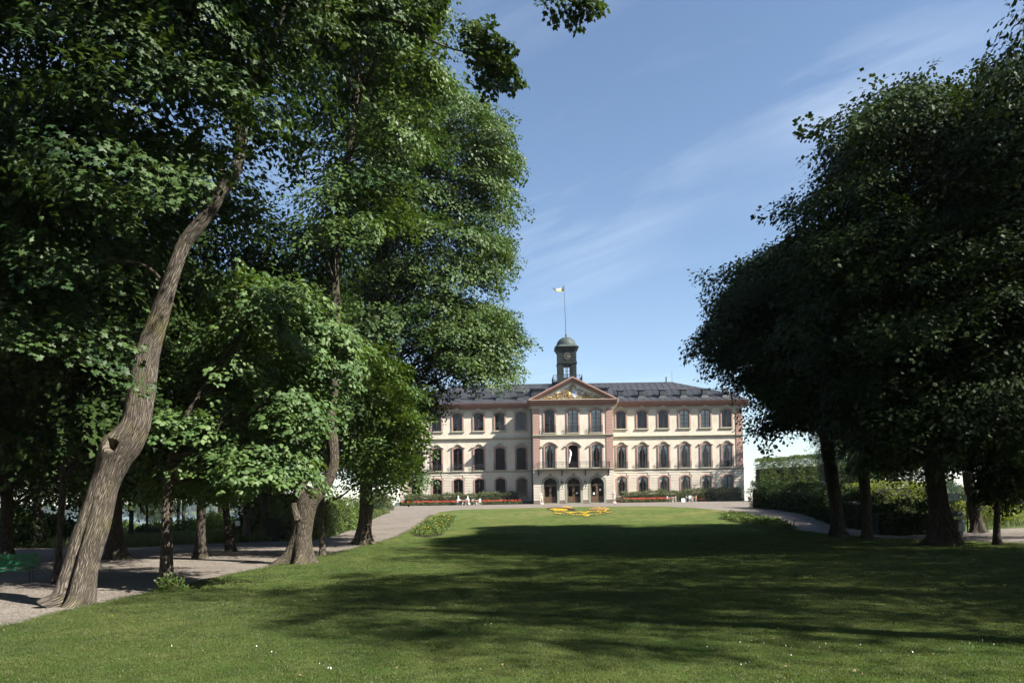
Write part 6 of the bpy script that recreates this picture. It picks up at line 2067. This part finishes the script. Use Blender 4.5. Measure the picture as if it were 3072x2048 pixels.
def lantern():
    t = thing('wall_lantern', 'dark iron wall lantern between the left and middle palace doors', 'lantern', (0, 0, 0), 0, 'wall lanterns by the doors')
    mb = MB()
    mb.tube([(0, 0, -.75), (0, -.18, -.62), (0, -.30, -.40), (0, -.30, -.28)], [.03, .035, .035, .05], 6); mb.tube([(0, .02, -.8), (0, .02, -.4)], .05, 6); mb.blob((0, -.28, -.45), (.07, .07, .1), 6, 5)
    mb.build('bracket', M['iron'], t)
    mb = MB(); mb.lathe([(.07, -.28), (.13, -.25), (.13, -.22)], 6, 0, -.30); mb.lathe([(.24, .28), (.26, .32), (.12, .48), (.05, .54), (.05, .66), (.0, .72)], 6, 0, -.30)
    for k in range(6):
        a = k * math.tau / 6; mb.tube([(.125 * math.cos(a), -.30 + .125 * math.sin(a), -.23), (.23 * math.cos(a), -.30 + .23 * math.sin(a), .30)], .016, 4)
    mb.build('frame', M['iron'], t)
    mb = MB(); mb.lathe([(.115, -.21), (.215, .27)], 6, 0, -.30); mb.build('glass', M['glass'], t)
    return t
ln = lantern(); ln.location = (9.27 - 1.75, 118 - PJ - .06, PZ + 2.95)
l2 = copy_tree(ln); l2.location = (9.27 + 1.75, 118 - PJ - .06, PZ + 2.95); l2['label'] = 'dark iron wall lantern between the middle and right palace doors'

def chair():
    t = thing('garden_chair', 'white garden chair', 'chair', (0, 0, 0), 0, 'white garden chairs before the palace')
    mb = MB()
    for i in range(5): mb.box(-.22, .22, -.22 + .09 * i, -.15 + .09 * i, .43, .455)
    mb.build('seat', M['white'], t)
    mb = MB()
    for i in range(5): mb.box(-.20 + .09 * i, -.15 + .09 * i, .21, .235, .47, .86)
    mb.box(-.23, .23, .205, .24, .84, .90); mb.build('backrest', M['white'], t)
    for sx in (-1, 1):
        for sy in (-1, 1):
            mb = MB(); mb.tube([(sx * .2, sy * .2, .44), (sx * .22, sy * .23, 0)], .018, 5); mb.build('leg', M['white'], t)
        mb = MB(); mb.tube([(sx * .23, .22, .66), (sx * .25, -.16, .66), (sx * .23, -.2, .45)], .018, 5); mb.build('armrest', M['white'], t)
    return t
def table():
    t = thing('garden_table', 'white garden table', 'table', (0, 0, 0), 0, 'white garden tables before the palace')
    mb = MB(); mb.lathe([(.42, .70), (.44, .715), (.42, .73)], 16); mb.build('table_top', M['white'], t)
    for k in range(3):
        a = k * math.tau / 3 + .3
        mb = MB(); mb.tube([(.10 * math.cos(a), .10 * math.sin(a), .70), (.05 * math.cos(a), .05 * math.sin(a), .4), (.34 * math.cos(a), .34 * math.sin(a), 0)], .02, 5); mb.build('leg', M['white'], t)
    return t
ch0, tb0 = chair(), table()
def put(o, u, w, rz, lb, first=[0, 0]):
    i = 0 if o is ch0 else 1
    c = o if first[i] == 0 else copy_tree(o)
    first[i] = 1
    x, y = pal(u, w); c.location = (x, y, float(H(x, y))); c.rotation_euler = (0, 0, rz); c['label'] = lb
    return c
uL = lambda px: (px - 1536) / FPX * 114.0 - 9.27
CW = -4.0
s1 = put(ch0, uL(1375), CW, 2.0, 'white garden chair under the person in white, left of the doors')
s2 = put(ch0, uL(1402), CW - .1, -1.7, 'white garden chair under the person in dark red, left of the doors')
put(ch0, uL(1421), CW - .3, 2.4, 'empty white garden chair facing the far left table')
put(ch0, uL(1436), CW + .2, -2.2, 'empty white garden chair nearest the doors on the left')
put(tb0, uL(1388), CW - .2, 0, 'white garden table between the two seated people')
put(tb0, uL(1429), CW - .5, .4, 'white garden table with only empty chairs, left of the doors')
for i, (px, rz, dw) in enumerate(((2006, 1.8, .1), (2022, -1.6, -.2), (2063, 1.5, 0), (2074, .2, .5), (2082, -1.9, -.2))):
    put(ch0, uL(px), CW + dw, rz, ['white garden chair at the left end of the right-hand furniture', 'white garden chair facing the left table of the right-hand furniture', 'white garden chair left of the orange cloth', 'white garden chair behind the table with the orange cloth', 'white garden chair at the right end beside the shade'][i])
put(tb0, uL(2014), CW - .3, .2, 'white garden table at the left of the right-hand furniture')
put(tb0, uL(2072), CW - .35, .9, 'white garden table at the right of the right-hand furniture')
x, y = pal(uL(2083), CW - .12)
V = []; F = []
for i in range(7):
    for k in range(7):
        V.append((-.2 + .4 * k / 6, [-.02, -.04, -.03, .0, .02, .03, .03][i] + .02 * math.sin(k * 1.5), [.35, .6, .88, .91, .88, .65, .4][i]))
for i in range(6):
    for k in range(6): a = i * 7 + k; F.append((a, a + 7, a + 8, a + 1))
mb = MB(); mb.add(V, F)
o = mb.build('draped_cloth', M['orange_cloth'], None, True); o.location = (x + .21 * math.sin(1.9), y + .21 * math.cos(1.9), float(H(x, y))); o.rotation_euler = (0, 0, -1.9)
tag(o, 'orange cloth hung over a white garden chair near the palace corner', 'cloth')
x, y = pal(uL(2045), CW - .9)
t = thing('folding_sign', 'small white folding board on the gravel between the right-hand tables', 'sign', (x, y, float(H(x, y))))
for s in (-1, 1):
    mb = MB(); mb.add([(-.26, s * .24, 0), (.26, s * .24, 0), (.26, s * .02, .5), (-.26, s * .02, .5), (-.26, s * .26, 0), (.26, s * .26, 0), (.26, s * .04, .51), (-.26, s * .04, .51)], [(0, 1, 2, 3), (7, 6, 5, 4), (0, 4, 5, 1), (1, 5, 6, 2), (2, 6, 7, 3), (3, 7, 4, 0)])
    mb.build('panel', M['white'], t)
x, y = pal(uL(1405) + .1, CW - 1.0)
mb = MB(); mb.lathe([(.10, 0), (.18, .06), (.20, .2), (.17, .3), (.12, .34)], 12)
t = mb.build('handbag', M['white'], None, True); t.location = (x, y, float(H(x, y))); tag(t, 'round white bag on the gravel at the feet of the seated pair', 'bag')

def seated(k=1.0):
    j = {'pelvis': ((0, .06, .56), .15), 'waist': ((0, .08, .72), .13), 'chest': ((0, .07, .96), (.175, .12)), 'neck': ((0, .05, 1.12), .06), 'head': ((0, .02, 1.25), .095), 'crown': ((0, .03, 1.33), .08),
         'hl': ((-.10, .0, .53), .10), 'kl': ((-.12, -.40, .52), .075), 'al': ((-.12, -.42, .10), .05), 'tl': ((-.12, -.56, .05), .04), 'hr': ((.10, .0, .53), .10), 'kr': ((.13, -.40, .52), .075), 'ar': ((.10, -.36, .10), .05), 'tr': ((.11, -.50, .05), .04),
         'sl': ((-.20, .06, 1.04), .06), 'el': ((-.27, -.04, .80), .048), 'wl': ((-.18, -.26, .74), .036), 'gl': ((-.14, -.34, .73), .036), 'sr': ((.20, .06, 1.04), .06), 'er': ((.27, -.06, .82), .048), 'wr': ((.16, -.26, .84), .036), 'gr': ((.12, -.33, .87), .036)}
    return j, standing()[1]
def person(ch, lb, shirt, pants, hat=None, hair='hair'):
    t = thing('person', lb, 'person', ch.location, ch.rotation_euler.z, 'people seated before the palace')
    j, b = seated()
    def pick(c):
        if c.z > 1.13: return 2
        if c.y < -.24 and c.z > .66: return 2
        if c.z > .60: return 0
        return 1 if c.z > .12 else 3
    figure('body', j, b, t, [M[shirt], M[pants], M['skin'], M['trouser']], pick)
    mb = MB(); mb.blob((0, .05, 1.31), (.115, .12, .10), 10, 7)
    mb.build('hair' if not hat else 'hat', M[hat or hair], t, True)
    mb = MB()
    mb.blob((0, -.085, 1.245), (.018, .025, .025), 6, 4)
    mb.build('nose', M['skin'], t, True)
    return t
person(s1, 'person in a white shirt sitting at the white table, left one of the pair', 'shirt_white', 'trouser', hat='white')
person(s2, 'person in white top and dark red skirt sitting at the white table', 'shirt_white', 'jacket')

# ------------------------------------------------------------------ park furniture
def bench():
    t = thing('park_bench', 'green slatted park bench at the left edge on the gravel', 'bench')
    for i in range(5):
        mb = MB(); mb.box(-.9, .9, -.22 + .095 * i, -.14 + .095 * i, .40, .435); mb.build('slat', M['bench'], t)
    for i in range(5):
        mb = MB(); z = .48 + .095 * i; mb.box(-.9, .9, .26 + .03 * i, .285 + .03 * i, z, z + .08); mb.build('slat', M['bench'], t)
    for s in (-1, 1):
        mb = MB(); mb.tube([(s * .75, -.2, .40), (s * .75, -.24, 0)], .022, 6); mb.build('leg', M['iron'], t)
        mb = MB(); mb.tube([(s * .75, .42, .95), (s * .75, .27, .44), (s * .75, .30, 0)], .022, 6); mb.build('leg', M['iron'], t)
        mb = MB(); mb.tube([(s * .75, -.22, .39), (s * .75, .28, .39)], .022, 6); mb.build('rail', M['iron'], t)
    return t
b_ = bench(); g = ground_at(100, 1752); b_.location = g + Vector((-.92, .42, 0)); b_.rotation_euler = (0, 0, math.radians(20)); b_.scale = (.7, .7, .7)

def post_sign(lb, px, py, bw, bh, top, mat, post='iron', cat='sign'):
    g = ground_at(px, py); t = thing('post_sign', lb, cat, g)
    mb = MB(); mb.tube([(0, 0, -.1), (0, 0, top + bh * .5)], .025, 6); mb.build('post', M[post], t)
    mb = MB(); mb.box(-bw / 2, bw / 2, -.05, -.02, top, top + bh); mb.build('board', M[mat], t, bevel=.006)
    return t
post_sign('larger grey-green sign board on a post beside the huge right trunk', 2858, 1598, .66, .40, 1.55, 'sign')
post_sign('smaller grey sign board on a thin post left of the leaning right trunk', 2903, 1596, .40, .30, 1.55, 'sign')
post_sign('small white notice on a low post in the left grove', 714, 1620, .26, .26, .78, 'paper')
g = ground_at(2872, 1606)
t = thing('litter_bin', 'dark hooded litter bin beside the huge right trunk', 'bin', g)
mb = MB(); mb.lathe([(.22, 0), (.27, .05), (.29, .72), (.31, .75)], 16); mb.build('body', M['bin'], t)
mb = MB(); mb.lathe([(.31, .88), (.30, .95), (.2, 1.08), (.05, 1.12)], 16); mb.build('hood', M['bin'], t)
for k in range(3):
    a = k * 2.1; mb = MB(); mb.tube([(.28 * math.cos(a), .28 * math.sin(a), .74), (.28 * math.cos(a), .28 * math.sin(a), .9)], .015, 5); mb.build('strut', M['bin'], t)
mb = MB(); mb.box(-.11, .17, -.315, -.29, .2, .62); mb.build('panel', M['sign'], t)
g = ground_at(834, 1618)
t = thing('urn', 'grey stone urn on a short foot at the far edge of the left gravel', 'urn', g)
mb = MB(); mb.lathe([(.22, -.03), (.22, .06), (.10, .10), (.08, .2), (.16, .28)], 14); mb.build('foot', M['urn'], t, True)
mb = MB(); mb.lathe([(.16, .28), (.27, .42), (.30, .62), (.26, .66), (.32, .74), (.32, .78)], 14); mb.build('bowl', M['urn'], t, True)
g = ground_at(2580, 1566)
t = thing('park_bench', 'pale bench standing in deep shade before the black hedge on the right', 'bench', g, .1)
for i in range(4):
    mb = MB(); mb.box(-.75, .75, -.2 + .11 * i, -.11 + .11 * i, .42, .45); mb.build('slat', M['urn'], t)
for i in range(3):
    mb = MB(); mb.box(-.75, .75, .24 + .02 * i, .27 + .02 * i, .52 + .13 * i, .62 + .13 * i); mb.build('slat', M['urn'], t)
for s in (-1, 1):
    mb = MB(); mb.box(s * .6 - .04, s * .6 + .04, -.2, .25, 0, .42); mb.build('leg', M['urn'], t)
    mb = MB(); mb.box(s * .6 - .03, s * .6 + .03, .275, .32, .0, .95); mb.build('leg', M['urn'], t)

# ------------------------------------------------------------------ air
hz, n, l, bs = nm('summer_haze')
n.remove(bs)
pv = n.new('ShaderNodeVolumePrincipled')
pv.inputs['Color'].default_value = (0.80, 0.88, 1.0, 1)
pv.inputs['Density'].default_value = 0.00014
pv.inputs['Anisotropy'].default_value = 0.3
l.new(pv.outputs[0], n['Material Output'].inputs['Volume'])
mb = MB(); mb.box(-3100, 3100, -500, 3100, -14, 48)
o = mb.build('haze', hz); tag(o, kind='stuff')
